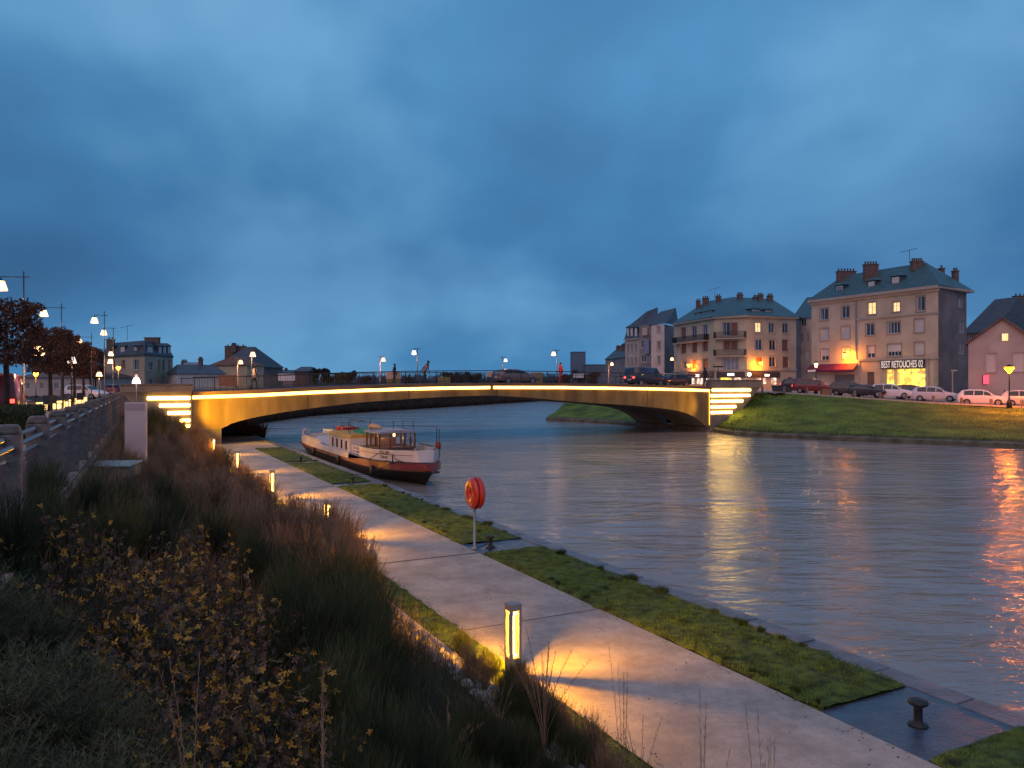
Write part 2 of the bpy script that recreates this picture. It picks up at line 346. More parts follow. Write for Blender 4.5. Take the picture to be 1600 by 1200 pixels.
# grass blades, numpy
def blades(name, pos, h, wd, mt, lean=.35, **kw):
    n = len(pos); h_ = h*(.5+NR.random(n)); a = NR.random(n)*2*PI; ln = (NR.random(n)*lean)*h_; b_ = NR.random(n)*2*PI
    v = np.zeros((n, 3, 3)); dx = np.cos(a)*wd/2; dy = np.sin(a)*wd/2
    v[:,0,0] = pos[:,0]-dx; v[:,0,1] = pos[:,1]-dy; v[:,0,2] = pos[:,2]
    v[:,1,0] = pos[:,0]+dx; v[:,1,1] = pos[:,1]+dy; v[:,1,2] = pos[:,2]
    v[:,2,0] = pos[:,0]+np.cos(b_)*ln; v[:,2,1] = pos[:,1]+np.sin(b_)*ln; v[:,2,2] = pos[:,2]+h_
    return fastmesh(name, v.reshape(-1, 3), 3, mt, **kw)
def fastmesh(name, v, k, mt, parent=None, **kw):
    n = len(v)//k; me = bpy.data.meshes.new(name); me.vertices.add(len(v)); me.vertices.foreach_set('co', v.astype(np.float32).ravel())
    me.loops.add(n*k); me.loops.foreach_set('vertex_index', np.arange(n*k, dtype=np.int32)); me.polygons.add(n)
    me.polygons.foreach_set('loop_start', np.arange(0, n*k, k, dtype=np.int32)); me.polygons.foreach_set('loop_total', np.full(n, k, dtype=np.int32))
    me.update(calc_edges=True); me.materials.append(mt); o = bpy.data.objects.new(name, me); COL.objects.link(o)
    if parent is not None: o.parent = parent
    return tag(o, **kw) if kw else o
allp = []
for s0, s1, la, lb in STR:
    la = max(la, 1.5); lb = min(lb, 34)
    if lb <= la: continue
    area = (s1-s0)*(lb-la); n = int(area*(1500 if lb < 18 else 800)); s = s0+(s1-s0)*NR.random(n)+NR.normal(0,.035,n); l = la+(lb-la)*NR.random(n)
    dens = np.array([noise.noise(Vector((a*1.6,b_*1.6,9))) for a, b_ in zip(s[::1], l[::1])]); keep = dens > -.25-NR.random(n)*.5
    s, l = s[keep], l[keep]
    allp.append(np.stack([VX*s-VY*l, VY*s+VX*l, np.full(len(s), .03)], 1))
blades('grass', np.concatenate(allp), .048, .012, M_blade, .9, label='short green grass growing in the strips beside the footpath', cat='grass', kind='stuff')
# darker tufts on the river side of the turf
def tuft(c, r, h, n, name, mt, **kw):
    a = NR.random(n)*2*PI; q = np.sqrt(NR.random(n))*r; p_ = np.stack([c[0]+np.cos(a)*q, c[1]+np.sin(a)*q, np.full(n, c[2])], 1)
    return blades(name, p_, h, .014, mt, 1.4, **kw)
for k in range(70):
    l = 3+27*R.random()**1.3; e_ = R.random(); s_ = R.choice((9.27,9.25,9.2,7.72,7.80,R.uniform(7.8,9.0)))+R.uniform(-.05,.05)
    if any(a-.1 < l < b_+.1 for a, b_ in PADS): continue
    big = s_ > 9.0 and R.random() < .3
    tuft(P(s_,l,.03), R.uniform(.03,.07)*(2.0 if big else 1), R.uniform(.05,.08)*(1.35 if big else 1), 420 if big else 130, 'grass_tuft', M_tuft, label='coarse darker clump of grass in the turf strip along the quay edge', cat='grass tuft', group='darker grass clumps in the quay turf')
n = 900; l = 2+30*NR.random(n)**1.2; s = 5.0+2.6*NR.random(n)**.6; k_ = NR.random(n); s = np.where(k_ < .5, 5.0+np.abs(NR.normal(0,.12,n)), np.where(k_ < .8, 7.6-np.abs(NR.normal(0,.15,n)), s))
a_ = NR.random(n)*2*PI; z_ = (.010+.012*NR.random(n))[:,None]; c = np.stack([VX*s-VY*l, VY*s+VX*l, np.full(n,.016)],1); d = np.stack([np.cos(a_),np.sin(a_),NR.random(n)*.3],1); e_ = np.stack([-np.sin(a_),np.cos(a_),NR.random(n)*.3],1)
fastmesh('fallen_leaves', np.stack([c-d*z_,c+e_*z_*.6,c+d*z_,c-e_*z_*.6],1).reshape(-1,3), 4, mat('leaf_litter',(.04,.025,.015),(.10,.06,.03),.9,8,world=True), label='small brown leaves and bits littering the footpath edges', cat='fallen leaves', kind='stuff')

# ------------------------------------------------------------------ mooring bollards, life ring, box
def moor(s, l):
    r_ = empty('mooring_bollard', P(s, l, .014), ANG)
    MB().lathe([(.11,0),(.11,.015),(.06,.03),(.05,.06),(.048,.20),(.06,.235)], n=20).build('shaft', M_iron, r_, True)
    MB().lathe([(.06,.232),(.10,.245),(.112,.262),(.108,.285),(.07,.305),(.02,.312)], n=24).build('cap', M_iron, r_, True)
    return r_
tag(moor(8.33, 5.80), 'black mushroom-headed mooring bollard alone on the large wet slate pad', 'bollard', 'mooring bollards')
mb2 = tag(moor(8.10, 16.85), 'black mooring bollard beside the foot of the red life ring post', 'bollard', 'mooring bollards')
tag(moor(8.35, 30.0), 'small black mooring bollard on the quay just in front of the barge bow', 'bollard', 'mooring bollards')
tag(moor(8.35, 39.6), 'far black mooring bollard on the quay alongside the barge cabin', 'bollard', 'mooring bollards')
MB().tube([P(7.78,16.95,.03),P(7.9,16.92,.05),P(8.0,16.85,.12),P(8.08,16.80,.09),P(8.2,16.7,.04)], .015, 6).build('mooring_chain', M_iron, smooth=True, label='short dark chain from the ring post to the mooring bollard', cat='chain')
lr = empty('life_ring_stand', P(7.72, 16.95, .012), -1.12, 'red life ring housing on a grey post beside the quay path', 'life ring')
MB().lathe([(.09,0),(.09,.02),(.032,.03),(.030,1.25)], n=14).build('post', M_galv, lr, True)
# housing: oval ring, thick, deep
def ringmesh(cy, R0, r0, wz, n=40, m_=14, dep=1.0):
    vs = []; fs = []
    for i in range(n):
        t = 2*PI*i/n
        for j in range(m_):
            q = 2*PI*j/m_; rr = R0 + r0*math.cos(q)
            vs.append((rr*math.cos(t), cy + dep*r0*math.sin(q), 1.35 + wz*rr*math.sin(t)))
    for i in range(n):
        for j in range(m_): fs.append((i*m_+j, ((i+1) % n)*m_+j, ((i+1) % n)*m_+(j+1) % m_, i*m_+(j+1) % m_))
    return MB().add(vs, fs)
ringmesh(-.055, .205, .145, 1.08, dep=.62).build('life_ring', M_orange, lr, True)
hb = MB(); n = 40; vs = []
for y, k in ((.0,1.0),(.02,1.03),(.11,1.03),(.15,.93),(.155,.4)):
    for i in range(n): t = 2*PI*i/n; vs.append((.345*k*math.cos(t), y, 1.35+.375*k*math.sin(t)))
fs = [(a*n+i, a*n+(i+1) % n, (a+1)*n+(i+1) % n, (a+1)*n+i) for a in range(4) for i in range(n)] + [tuple(range(n)), tuple(4*n+i for i in range(n))[::-1]]
hb.add(vs, fs).build('housing', M_orange, lr, True)
for k in range(4):
    t = PI/4+k*PI/2; MB().tube([(.13*math.cos(t),-.15,1.35+.14*math.sin(t)),(.33*math.cos(t),-.125,1.35+.36*math.sin(t))], .007, 6).build('strap', M_orange, lr, True)
sb = empty('service_box', P(4.86, 16.05, .01), ANG, 'small black box with a pale blue lid at the left edge of the path', 'box')
MB().box(-.11,.11,-.11,.11,0,.33).build('body', M_iron, sb, bevel=.02)
MB().hexa([(-.12,-.12,.33),(.12,-.12,.33),(.12,.12,.33),(-.12,.12,.33),(-.10,-.10,.37),(.10,-.10,.37),(.10,.10,.41),(-.10,.10,.41)]).build('lid', mat('blue_lid', (.03,.16,.30), None, .4), sb)

# ------------------------------------------------------------------ path bollard lights
M_bbody = mat('bollard_body', (.26,.24,.24), (.34,.31,.31), .5, 10)
M_diff = emit('bollard_diffuser', (1,.62,.20), 5)
def bollard():
    r_ = empty('bollard_light')
    MB().box(-.085,.085,-.085,.085,0,.27).build('base', M_bbody, r_, bevel=.006)
    MB().box(-.088,.088,-.088,.088,.90,1.0).build('cap', M_bbody, r_, bevel=.008)
    for sx in (-1,1):
        for sy in (-1,1): MB().cbox((sx*.066,sy*.066,.585),.040,.040,.63).build('corner_post', M_bbody, r_)
    MB().box(-.012,.012,-.012,.012,.27,.90).build('light_core', M_bol, r_)
    MB().box(-.045,.045,-.045,.045,.272,.30).build('lower_glow', M_diff, r_); MB().box(-.045,.045,-.045,.045,.84,.898).build('upper_glow', M_diff, r_)
    return r_
bl = bollard(); first = True
BOL = [(4.84,9.35,'brightly lit bollard lamp nearest the camera, among grass stems at the path edge'),(4.84,19.7,'slim lit bollard lamp rising just above the feathery tan grass'),
       (4.84,27.6,'lit bollard lamp above a dark leafy clump, second before the bridge'),(4.84,36.2,'small lit bollard lamp close to the bridge abutment, beyond the dark clump'),(4.84,45.5,'lit bollard lamp glowing orange against the stone bridge abutment')]
for s, l, lab in BOL:
    o = bl if first else copy_tree(bl); first = False
    o.location = P(s, l, 0); o.rotation_euler = (0,0,math.radians(29)); tag(o, lab, 'bollard light', 'bollard lamps along the footpath')
    for dx, dy in ((.019,0),(-.019,0),(0,.019),(0,-.019)): point((dx,dy,.66), 185 if l < 12 else 24, (1,.40,.002), .006, o)

# ------------------------------------------------------------------ vegetation prototypes
def ribbon(pts, w0, w1, out, a):
    dx, dy = math.cos(a), math.sin(a); n = len(pts)
    for i in range(n-1):
        wa = w0+(w1-w0)*i/(n-1); wb = w0+(w1-w0)*(i+1)/(n-1); p_, q = pts[i], pts[i+1]
        out += [(p_[0]-dx*wa,p_[1]-dy*wa,p_[2]),(p_[0]+dx*wa,p_[1]+dy*wa,p_[2]),(q[0]+dx*wb,q[1]+dy*wb,q[2]),(q[0]-dx*wb,q[1]-dy*wb,q[2])]
def proto_broom(rng, n=420, h=1.0, rad=.45, w0=.0030):
    o = []
    for _ in range(n):
        a = rng.uniform(0,2*PI); k = rng.random()**.6; r0 = .12*rng.random(); r1 = rad*k; hh = h*(1-.45*k*k)*rng.uniform(.7,1.1)
        pts = []
        for i in range(5):
            t = i/4; rr = r0+(r1-r0)*t**1.4; pts.append((rr*math.cos(a)+.02*rng.uniform(-1,1)*t, rr*math.sin(a)+.02*rng.uniform(-1,1)*t, hh*t**.85))
        ribbon(pts, w0, w0*.35, o, rng.uniform(0,PI))
        for _k in range(4):
            i = rng.randint(1,3); b_ = pts[i]; aa = a+rng.uniform(-1.3,1.3); ln = rng.uniform(.08,.22)*h
            ribbon([b_,(b_[0]+math.cos(aa)*ln*.3,b_[1]+math.sin(aa)*ln*.3,b_[2]+ln*.6),(b_[0]+math.cos(aa)*ln*.45,b_[1]+math.sin(aa)*ln*.45,b_[2]+ln)], w0*.8, w0*.3, o, rng.uniform(0,PI))
    return np.array(o)
def proto_grass(rng, n=260, h=1.0, rad=.35):
    o = []
    for _ in range(n):
        a = rng.uniform(0,2*PI); k = rng.random(); hh = h*rng.uniform(.55,1.05); r1 = rad*k
        pts = [(r1*t**1.8*math.cos(a)+.03*k*math.cos(a), r1*t**1.8*math.sin(a)+.03*k*math.sin(a), hh*t) for t in (0,.3,.55,.8,1)]
        ribbon(pts, .0035, .0015, o, rng.uniform(0,PI))
        if rng.random() < .75:
            for q in range(12):
                t = .62+.4*q/12; b_ = (r1*t**1.8*math.cos(a), r1*t**1.8*math.sin(a), hh*t); aa = rng.uniform(0,2*PI); ln = .06*(1.25-t)*2
                ribbon([b_,(b_[0]+math.cos(aa)*ln*.4,b_[1]+math.sin(aa)*ln*.4,b_[2]+ln)], .0028, .001, o, rng.uniform(0,PI))
    return np.array(o)
def proto_leaf(rng, n=46, h=.8, rad=.55, leafn=6, ls=.027):
    st = []; lf = []; lb = []
    for _ in range(n):
        a = rng.uniform(0,2*PI); k = rng.random()**.5; hh = h*(1.05-.5*k*k)*rng.uniform(.75,1.1); r1 = rad*k
        pts = [(r1*t**1.2*math.cos(a)+.03*rng.uniform(-1,1)*t, r1*t**1.2*math.sin(a)+.03*rng.uniform(-1,1)*t, hh*t**.8) for t in (0,.25,.5,.75,1)]
        ribbon(pts, .0035, .0015, st, rng.uniform(0,PI))
        for _k in range(leafn):
            t = .35+.65*rng.random()**.6; i = min(3, int(t*4)); u_ = t*4-i; p_, q = pts[i], pts[i+1]
            c = [p_[j]+(q[j]-p_[j])*u_+rng.uniform(-.05,.05) for j in range(3)]; tgt = lf if (rng.random() < .30) else lb
            nn = rng.randint(4,6); tilt = rng.uniform(.1,.8); a0 = rng.uniform(0,2*PI)
            nv = Vector((rng.gauss(0,1),rng.gauss(0,1),rng.gauss(.5,.8))).normalized(); ea = nv.orthogonal().normalized(); eb_ = nv.cross(ea); cv = Vector(c)
            for z in range(nn):
                aa = a0+2*PI*z/nn; L_ = ls*rng.uniform(.6,1.35); dv_ = ea*math.cos(aa)+eb_*math.sin(aa)+nv*rng.uniform(-.1,.6); wv_ = (eb_*math.cos(aa)-ea*math.sin(aa))*L_*.26; lift = nv*L_*.12*rng.uniform(-1,1)
                tgt += [tuple(cv),tuple(cv+dv_*L_*.55+wv_+lift),tuple(cv+dv_*L_),tuple(cv+dv_*L_*.55-wv_+lift)]
    return np.array(st), np.array(lf), np.array(lb)
def proto_heath(rng, n=330, h=.55, rad=.5):
    o = []
    for _ in range(n):
        a = rng.uniform(0,2*PI); k = rng.random()**.5; hh = h*(1.05-.55*k*k)*rng.uniform(.7,1.1); r1 = rad*k
        pts = [(r1*t*math.cos(a), r1*t*math.sin(a), hh*t**.8) for t in (0,.35,.7,1)]
        ribbon(pts, .003, .001, o, rng.uniform(0,PI))
        for _k in range(12):
            t = .45+.55*rng.random(); b_ = (r1*t*math.cos(a), r1*t*math.sin(a), hh*t**.8); aa = rng.uniform(0,2*PI); ln = rng.uniform(.02,.055)
            ribbon([b_,(b_[0]+math.cos(aa)*ln,b_[1]+math.sin(aa)*ln,b_[2]+ln*rng.uniform(.2,1))], .0025, .001, o, rng.uniform(0,PI))
    return np.array(o)
def place(proto, s, l, sc_, rz, dz=0.0, zz=None, label=None, cat=None, group=None):
    o = copy_tree(proto); z = zslope(s, l) if zz is None else zz
    o.location = P(s, l, z-.04+dz); o.scale = (sc_*R.uniform(.9,1.15),)*2+(sc_,); o.rotation_euler = (R.uniform(-.12,.12), R.uniform(-.12,.12), rz)
    return tag(o, label, cat, group)
rg = random.Random(11)
def mk(name, arrs, mts):   # stems on the thing itself, leaves as parts
    r_ = fastmesh(name, arrs[0], 4, mts[0])
    for a, m_, nm in zip(arrs[1:], mts[1:], ('bright_leaves','dull_leaves')): fastmesh(nm, a, 4, m_, r_)
    return r_
brooms = [mk('broom_shrub', [proto_broom(rg)], [M_broom]) for _ in range(3)]
grasses = [mk('grass_tuft', [proto_grass(rg)], [M_tan]) for _ in range(3)]
leafs = [mk('leafy_shrub', proto_leaf(rg), [M_stem, M_leafy, M_leafb]) for _ in range(3)]
heaths = [mk('heath_shrub', [proto_heath(rg)], [M_heath]) for _ in range(2)]
brg = [mk('stem_shrub', [proto_broom(rg, 260, 1.0, .35, .003)], [M_tan]) for _ in range(2)]
BLAB = ('dark green broom shrub of thin upright stems in the planted bank', 'shrub', 'dark broom shrubs on the bank')
GLAB = ('feathery tan ornamental grass tuft in the planted bank', 'grass tuft', 'feathery tan grasses on the bank')
YLAB = ('low shrub with yellow and brown autumn leaves in the near bank', 'shrub', 'yellowing leafy shrubs on the bank')
HLAB = ('grey-green bushy shrub low in the near left corner of the bank', 'shrub', 'grey-green shrubs in the near corner')
SLAB = ('brown twiggy shrub on the bank between the grass and the bridge', 'shrub', 'brown twiggy shrubs on the far bank')
def atpx(x, Y): # path coordinates under a view column
    X = (x-800)/1200*Y; return VX*X+VY*Y, -VY*X+VX*Y
def put(protos, x, Y, sc_, lab):
    s, l = atpx(x, Y); return place(R.choice(protos), s, l, sc_, R.uniform(0,2*PI), label=lab[0], cat=lab[1], group=lab[2])
# near left corner: grey-green
for x, Y, sc_ in ((-40,3.0,.9),(60,2.9,.9),(150,3.1,1.0),(230,3.0,.8),(20,3.9,1.0),(110,3.9,1.0),(200,3.7,.9),(-60,4.8,1.0),(290,3.2,.6),(40,4.9,.85),(0,2.3,.7),(130,2.3,.7)): put(heaths, x, Y, sc_, HLAB)
# yellow leafed
for x, Y, sc_ in ((240,4.6,1.0),(320,4.2,.95),(400,3.9,.9),(300,5.2,1.1),(380,4.9,1.0),(220,5.6,1.0),(330,6.0,1.1),(440,4.3,.8),(470,3.6,.8),(360,3.4,.8),(280,3.7,.8),(150,5.4,1.0),(400,6.3,1.0),(100,6.4,1.0),(270,6.8,1.1),(330,8.0,1.0)): put(leafs, x, Y, sc_, YLAB)
# dark broom
for x, Y, sc_ in ((90,7.2,.9),(170,7.6,.95),(10,6.4,.8),(60,9.0,.8),(240,8.6,.9),(140,9.5,.8),(480,6.2,1.0),(530,6.6,1.15),(560,7.4,1.15),(572,8.6,.85),(520,8.4,1.1),(450,7.4,1.0),(570,5.6,.9),(608,6.2,.62),(520,5.0,.9),
    (635,5.0,.66),(590,4.6,.8),(690,5.0,.6),(550,9.8,1.0),(480,9.6,1.0),(400,9.2,.95),(340,10,.95),(740,5.6,.7),(660,4.3,.75),(590,3.9,.7),(790,5.9,.55),(520,3.9,.75),(700,4.4,.6),(760,4.8,.5),(200,11,.7),(280,11.5,.8),(600,6.9,.7),
    (820,6.2,.5),(850,5.6,.45),(650,3.5,.6),(560,3.1,.6),(740,3.7,.5),(800,4.2,.42),(470,3.1,.6)): put(brooms, x, Y, sc_, BLAB)
# tan grasses
for x, Y, sc_ in ((430,11.4,1.05),(470,11.8,1.1),(510,12.2,1.1),(545,12.4,1.18),(572,12.2,.95),(530,11.6,1.2),(505,12.8,1.25),(450,13.4,1.1),(490,14,1.1),(530,13.8,1.0),(400,13,1.05),(370,12.4,1.0),(420,15.4,1.1),(465,16,1.0),(340,14,1.1),(560,10.9,.9),(520,10.8,1.0),
    (480,10.6,1.0),(590,11.2,.7),(380,15.5,1.0),(500,9.4,.9),(310,13,1.0),(440,9.9,1.0),(400,11.4,1.0),(360,10.8,.9),(540,15,.6),(350,16.5,1.0),(380,18,1.0),(410,19,1.0),(330,18.5,1.0),(300,16,1.0)): put(grasses, x, Y, sc_, GLAB)
for x, Y, sc_ in ((300,20,1.1),(340,21,1.1),(380,22,1.0),(260,18,1.1),(290,24,1.2),(330,25,1.2),(370,26,1.0),(400,24,.9),(250,22,1.1),(270,28,1.3),(310,30,1.3),(350,31,1.2),(380,30,.9),(240,27,1.1),(260,34,1.4),(300,36,1.5),(340,37,1.2),
    (230,32,1.2),(240,40,1.4),(280,42,1.5),(310,43,1.4),(250,45,1.5),(330,43,1.0),(220,37,1.2),(245,15.5,.8),(215,24,.9),(260,13,.8),(390,20.5,.8),(200,30,.9),(190,22,.6)): put(brg if R.random() < .55 else brooms, x, Y, sc_, SLAB)
for k in range(46):
    l = 2.4+6.3*R.random(); s = R.uniform(3.35,4.25); sc_ = R.uniform(.42,.68)*(1.0 if s < 4 else .8)
    if l > 7.4 and s > 3.7: continue
    q = R.random(); pr_, lb_ = (brooms,BLAB) if q < .6 else (brg,SLAB)
    place(R.choice(pr_), s, l, sc_, R.uniform(0,6.28), label=lb_[0], cat=lb_[1], group=lb_[2])
for s, l in ((4.55,8.7),(4.6,9.0),(4.5,9.35),(4.62,9.7),(4.5,8.3),(4.45,10.2),(4.7,8.9)):
    place(R.choice(brooms), s, l, R.uniform(.32,.5), R.uniform(0,6.28), zz=.03, label='sparse olive grass stems round the foot of the nearest lit bollard', cat='grass tuft', group='stems round the nearest bollard')
# slender stems in front of the path, near the camera
def spray(x, Y, ztop, n, lab, spread=.10, mt=M_stalk, w0=.0016):
    s, l = atpx(x, Y); z0 = zslope(s, l); o_ = []; c = P(s, l, 0); h_ = ztop-z0
    for _ in range(n):
        a = R.uniform(0,2*PI); r1 = spread*R.random(); hh = h_*R.uniform(.78,1.0)
        pts = [(r1*t**2*math.cos(a), r1*t**2*math.sin(a), hh*t) for t in (0,.3,.6,.8,1)]; ribbon(pts, w0, w0*.5, o_, R.uniform(-.3,.3))
        for q in range(14):
            t = .55+.45*q/14; b_ = (r1*t*t*math.cos(a), r1*t*t*math.sin(a), hh*t); aa = R.uniform(0,2*PI); ln = .05*(1.2-t)+.015
            ribbon([b_,(b_[0]+math.cos(aa)*ln*.35,b_[1]+math.sin(aa)*ln*.35,b_[2]+ln)], w0*.8, w0*.4, o_, R.uniform(-.4,.4))
    o = fastmesh('dry_stalks', np.array(o_), 4, mt, label=lab, cat='dry plant'); o.location = (c.x, c.y, z0)
    return o
spray(1095, 3.3, 2.72, 7, 'pale feathery dry stems standing before the lower path, short of the bollard', .16)
spray(1205, 3.0, 2.72, 7, 'tallest dry branching stem at the bottom edge, in front of the path', .13)
spray(505, 3.4, 2.90, 2, 'pair of bare straw-coloured stalks rising from the dark shrubs', .05, w0=.003)
spray(975, 4.6, 2.45, 6, 'small dry seed stems at the lower edge of the turf strip', .12)
spray(850, 6.6, 1.85, 14, 'brown grass plume leaning just right of the nearest lit bollard', .45, M_tan, .0028)
spray(775, 6.4, 1.55, 8, 'thin brown stems standing left of the nearest lit bollard', .35, M_tan, .0022)
spray(700, 5.4, 1.75, 10, 'brown stems over the rubble facing left of the nearest bollard', .4, M_tan, .0022)
spray(1000, 5.6, 1.55, 5, 'few thin seed stems in front of the pool of yellow light', .2, M_tan, .002)
o = spray(300, 3.2, 3.0, 3, 'thin stalks crossing the yellow-leaved shrubs near the camera', .25, w0=.002)
for x, Y, zt in ((430,14,2.2),(465,12.6,2.25),(485,12.2,2.3),(535,12.8,2.0),(560,12.4,1.75)):
    o = spray(x, Y, zt, 5, 'slim dark seed head standing above the tan grasses', .08, M_stem, .003); o['group'] = 'dark seed heads above the tan grasses'
# ground-covering undergrowth between the shrubs
n = 90000; l = 1.0+46*NR.random(n)**1.5; q = NR.random(n); s = np.array([fence_s(a)+.2 for a in l]); s = s+(3.55-s)*q
z = np.array([zslope(a, b_) for a, b_ in zip(s, l)])
blades('undergrowth', np.stack([VX*s-VY*l, VY*s+VX*l, z-.02], 1), .24, .008, M_broom, 1.3, label='tangle of dark low stems covering the bank between the shrubs', cat='undergrowth', kind='stuff')
n = 30000; l = 8.0+39*NR.random(n); q = NR.random(n); s = np.array([fence_s(a)+.2 for a in l]); s = s+(3.5-s)*q; z = np.array([zslope(a, b_) for a, b_ in zip(s, l)])
blades('dry_undergrowth', np.stack([VX*s-VY*l, VY*s+VX*l, z-.02], 1), .40, .010, M_tan, .8, label='brown dry stems covering the bank towards the bridge', cat='undergrowth', kind='stuff')
for pr in brooms+grasses+leafs+heaths+brg:
    for ch in list(pr.children): bpy.data.objects.remove(ch)
    bpy.data.objects.remove(pr)

# ------------------------------------------------------------------ stele, hatch box
st = empty('information_stele', P(.46, 21.9, 1.55), ANG-.45, 'pale pink upright panel standing in the planting below the fence', 'panel')
MB().box(-.27,.27,-.05,.05,0,1.98).build('panel', mat('stele_paint', (.60,.46,.46), (.68,.54,.53), .6, 1.5), st, bevel=.01)
MB().box(-.24,.24,-.056,-.051,1.78,1.95).build('header', mat('stele_head', (.46,.34,.34), None, .5), st)
hx = empty('utility_box', P(-.02, 17.3, 2.15), ANG-.35, 'low box with a pale green lid on the bank beside the fence', 'utility box')
MB().box(-.40,.40,-.3,.3,0,.22).build('body', mat('util_body', (.16,.16,.14), (.22,.21,.19), .8), hx, bevel=.02)
MB().hexa([(-.42,-.34,.22),(.42,-.34,.22),(.42,.34,.26),(-.42,.34,.26),(-.42,-.34,.25),(.42,-.34,.25),(.42,.34,.29),(-.42,.34,.29)]).build('lid', mat('util_lid', (.20,.24,.21), (.30,.36,.33), .5), hx)

# ------------------------------------------------------------------ fence along the street
fn = empty('street_fence', P(fence_s(7), 7, 2.45), 0, 'granite post fence with steel rails and wire mesh along the raised street', 'fence')
inv = Matrix.Translation(-fn.location)
FL = [6.66+2.3*i for i in range(18)]
for i, l in enumerate(FL):
    c = P(fence_s(l), l, 2.45) - fn.location; b_ = MB()
    b_.box(-.125,.125,-.125,.125,-.35,1.06); b_.hexa([(-.125,-.125,1.06),(.125,-.125,1.06),(.125,.125,1.06),(-.125,.125,1.06),(-.09,-.125,1.15),(.09,-.125,1.15),(.09,.125,1.15),(-.09,.125,1.15)])
    o = b_.build('post', M_granite, fn, bevel=.02); o.location = c; o.rotation_euler = (0,0,ANG+.034)
for dz, ds in ((1.00,-.03),(.93,.05)):
    MB().tube([P(fence_s(l)+ds, l, 2.45+dz)-fn.location for l in (6.66,47.5)], .026, 8).build('rail', M_steel, fn, True)
MB().tube([P(fence_s(l), l, 2.45+.80)-fn.location for l in (6.66,47.5)], .014, 6).build('rail', M_steel, fn, True)
wm = MB(); nn = 46/.11
for k in range(int(41/.11)):
    l = 6.7+k*.11; s_ = fence_s(l)
    if l+.8 < 47.5:
        for d0, d1 in ((0,.8),(.8,0)):
            a = P(fence_s(l+d0), l+d0, 2.45+.0)-fn.location; c = P(fence_s(l+d1), l+d1, 2.45+.80)-fn.location
            wm.tube([a, c], .0035 if l < 14 else .006, 3, False)
wm.build('wire_mesh', M_mesh, fn)

# ------------------------------------------------------------------ raised street
MB().add([P(-90,-12,2.44),P(fence_s(-12)+.25,-12,2.44),P(fence_s(49)+.25,49,2.44),P(-90,49,2.44)], [(0,1,2,3)]).build('street_ground', M_pave, kind='structure')
MB().add([P(-90,49,2.44),P(1.0,49,2.44),P(2,62,2.44),P(-14,130,2.44),P(-90,130,2.44)], [(0,1,2,3,4)]).build('street_ground', M_pave, kind='structure')
MB().add([P(-22,-12,2.452),P(-9,-12,2.452),P(-9,125,2.452),P(-22,125,2.452)], [(0,1,2,3)]).build('street_road', M_asph, kind='structure')
# kerb of the street
MB().hexa([P(-9,-12,2.40),P(-8.8,-12,2.40),P(-8.8,125,2.40),P(-9,125,2.40),P(-9,-12,2.56),P(-8.8,-12,2.56),P(-8.8,125,2.56),P(-9,125,2.56)]).build('street_kerb', M_granite, kind='structure')

def bell_lamp(base, h, arms, lab, group, glow=M_bell, power=60, tilt=0, polemat=M_pole, rad=.045):
    """pole with bell-shaped lanterns: arms = [(dx, bell_z, scale)] in the picture's left/right sense"""
    r_ = empty('street_lamp', base, 0, lab, 'street lamp', group)
    MB().tube([(0,0,0),(0,0,.4),(0,0,.42),(0,0,h)], [rad*1.7,rad*1.7,rad,rad*.6], 8).build('pole', polemat, r_, True)
    for dx, bz, k in arms:
        k *= .82
        a = MB(); a.tube([(-.25*(1 if dx > 0 else -1),0,bz+.42*k),(dx,0,bz+.44*k)], .022, 6); a.tube([(dx,0,bz+.44*k),(dx,0,bz+.30*k)], .02, 6)
        a.build('arm', polemat, r_, True)
        MB().lathe([(.06*k,.33*k),(.10*k,.28*k),(.16*k,.26*k),(.17*k,.24*k)], (dx,0,bz), 14).build('lantern_cap', polemat, r_, True)
        MB().lathe([(.29*k,-.20*k),(.27*k,-.12*k),(.21*k,.08*k),(.16*k,.24*k),(.14*k,.245*k)], (dx,0,bz), 14).build('lantern', glow, r_, True)
        if power: point((dx,0,bz-.35*k), power, (1,.48,.22), .15, r_)
    return r_
def base_of(x, Y, z): return Vector(((x-800)/1200*Y, Y, z))
LG = 'tall lamps along the left street'
def zat(y, Y): return CAMZ-(y-600)/1200*Y
bell_lamp(base_of(37,34,2.44), zat(424,34)-2.44, [(-1.02, zat(447,34)-2.44, 1.15),(.65, zat(549,34)-2.44, 1.1)], 'nearest tall street lamp, with one lantern cut by the left frame edge', LG, power=260)
bell_lamp(base_of(96,50,2.44), zat(474,50)-2.44, [(-1.15, zat(490,50)-2.44, 1.1)], 'second tall street lamp whose arm hangs its lantern left above the trees', LG, power=170)
bell_lamp(base_of(143,72,2.44), zat(520,72)-2.44, [(-1.15, zat(534,72)-2.44, 1.25)], 'tall street lamp rising from the middle of the clipped trees', LG, power=170)
bell_lamp(base_of(163,56,2.44), zat(486,56)-2.44, [(-.72, zat(501,56)-2.44, 1.1),(.48, zat(553,56)-2.44, .8)], 'tall street lamp left of the mansard building, highest lantern beyond the trees', LG, power=170)
bell_lamp(base_of(177,70,2.44), zat(512,70)-2.44, [(-.87, zat(520,70)-2.44, 1.2),(-.25, zat(565,70)-2.44, 1.1)], 'tall street lamp directly in front of the mansard building, double lanterns', LG, power=170)
LG2 = 'short lamps of the left promenade'
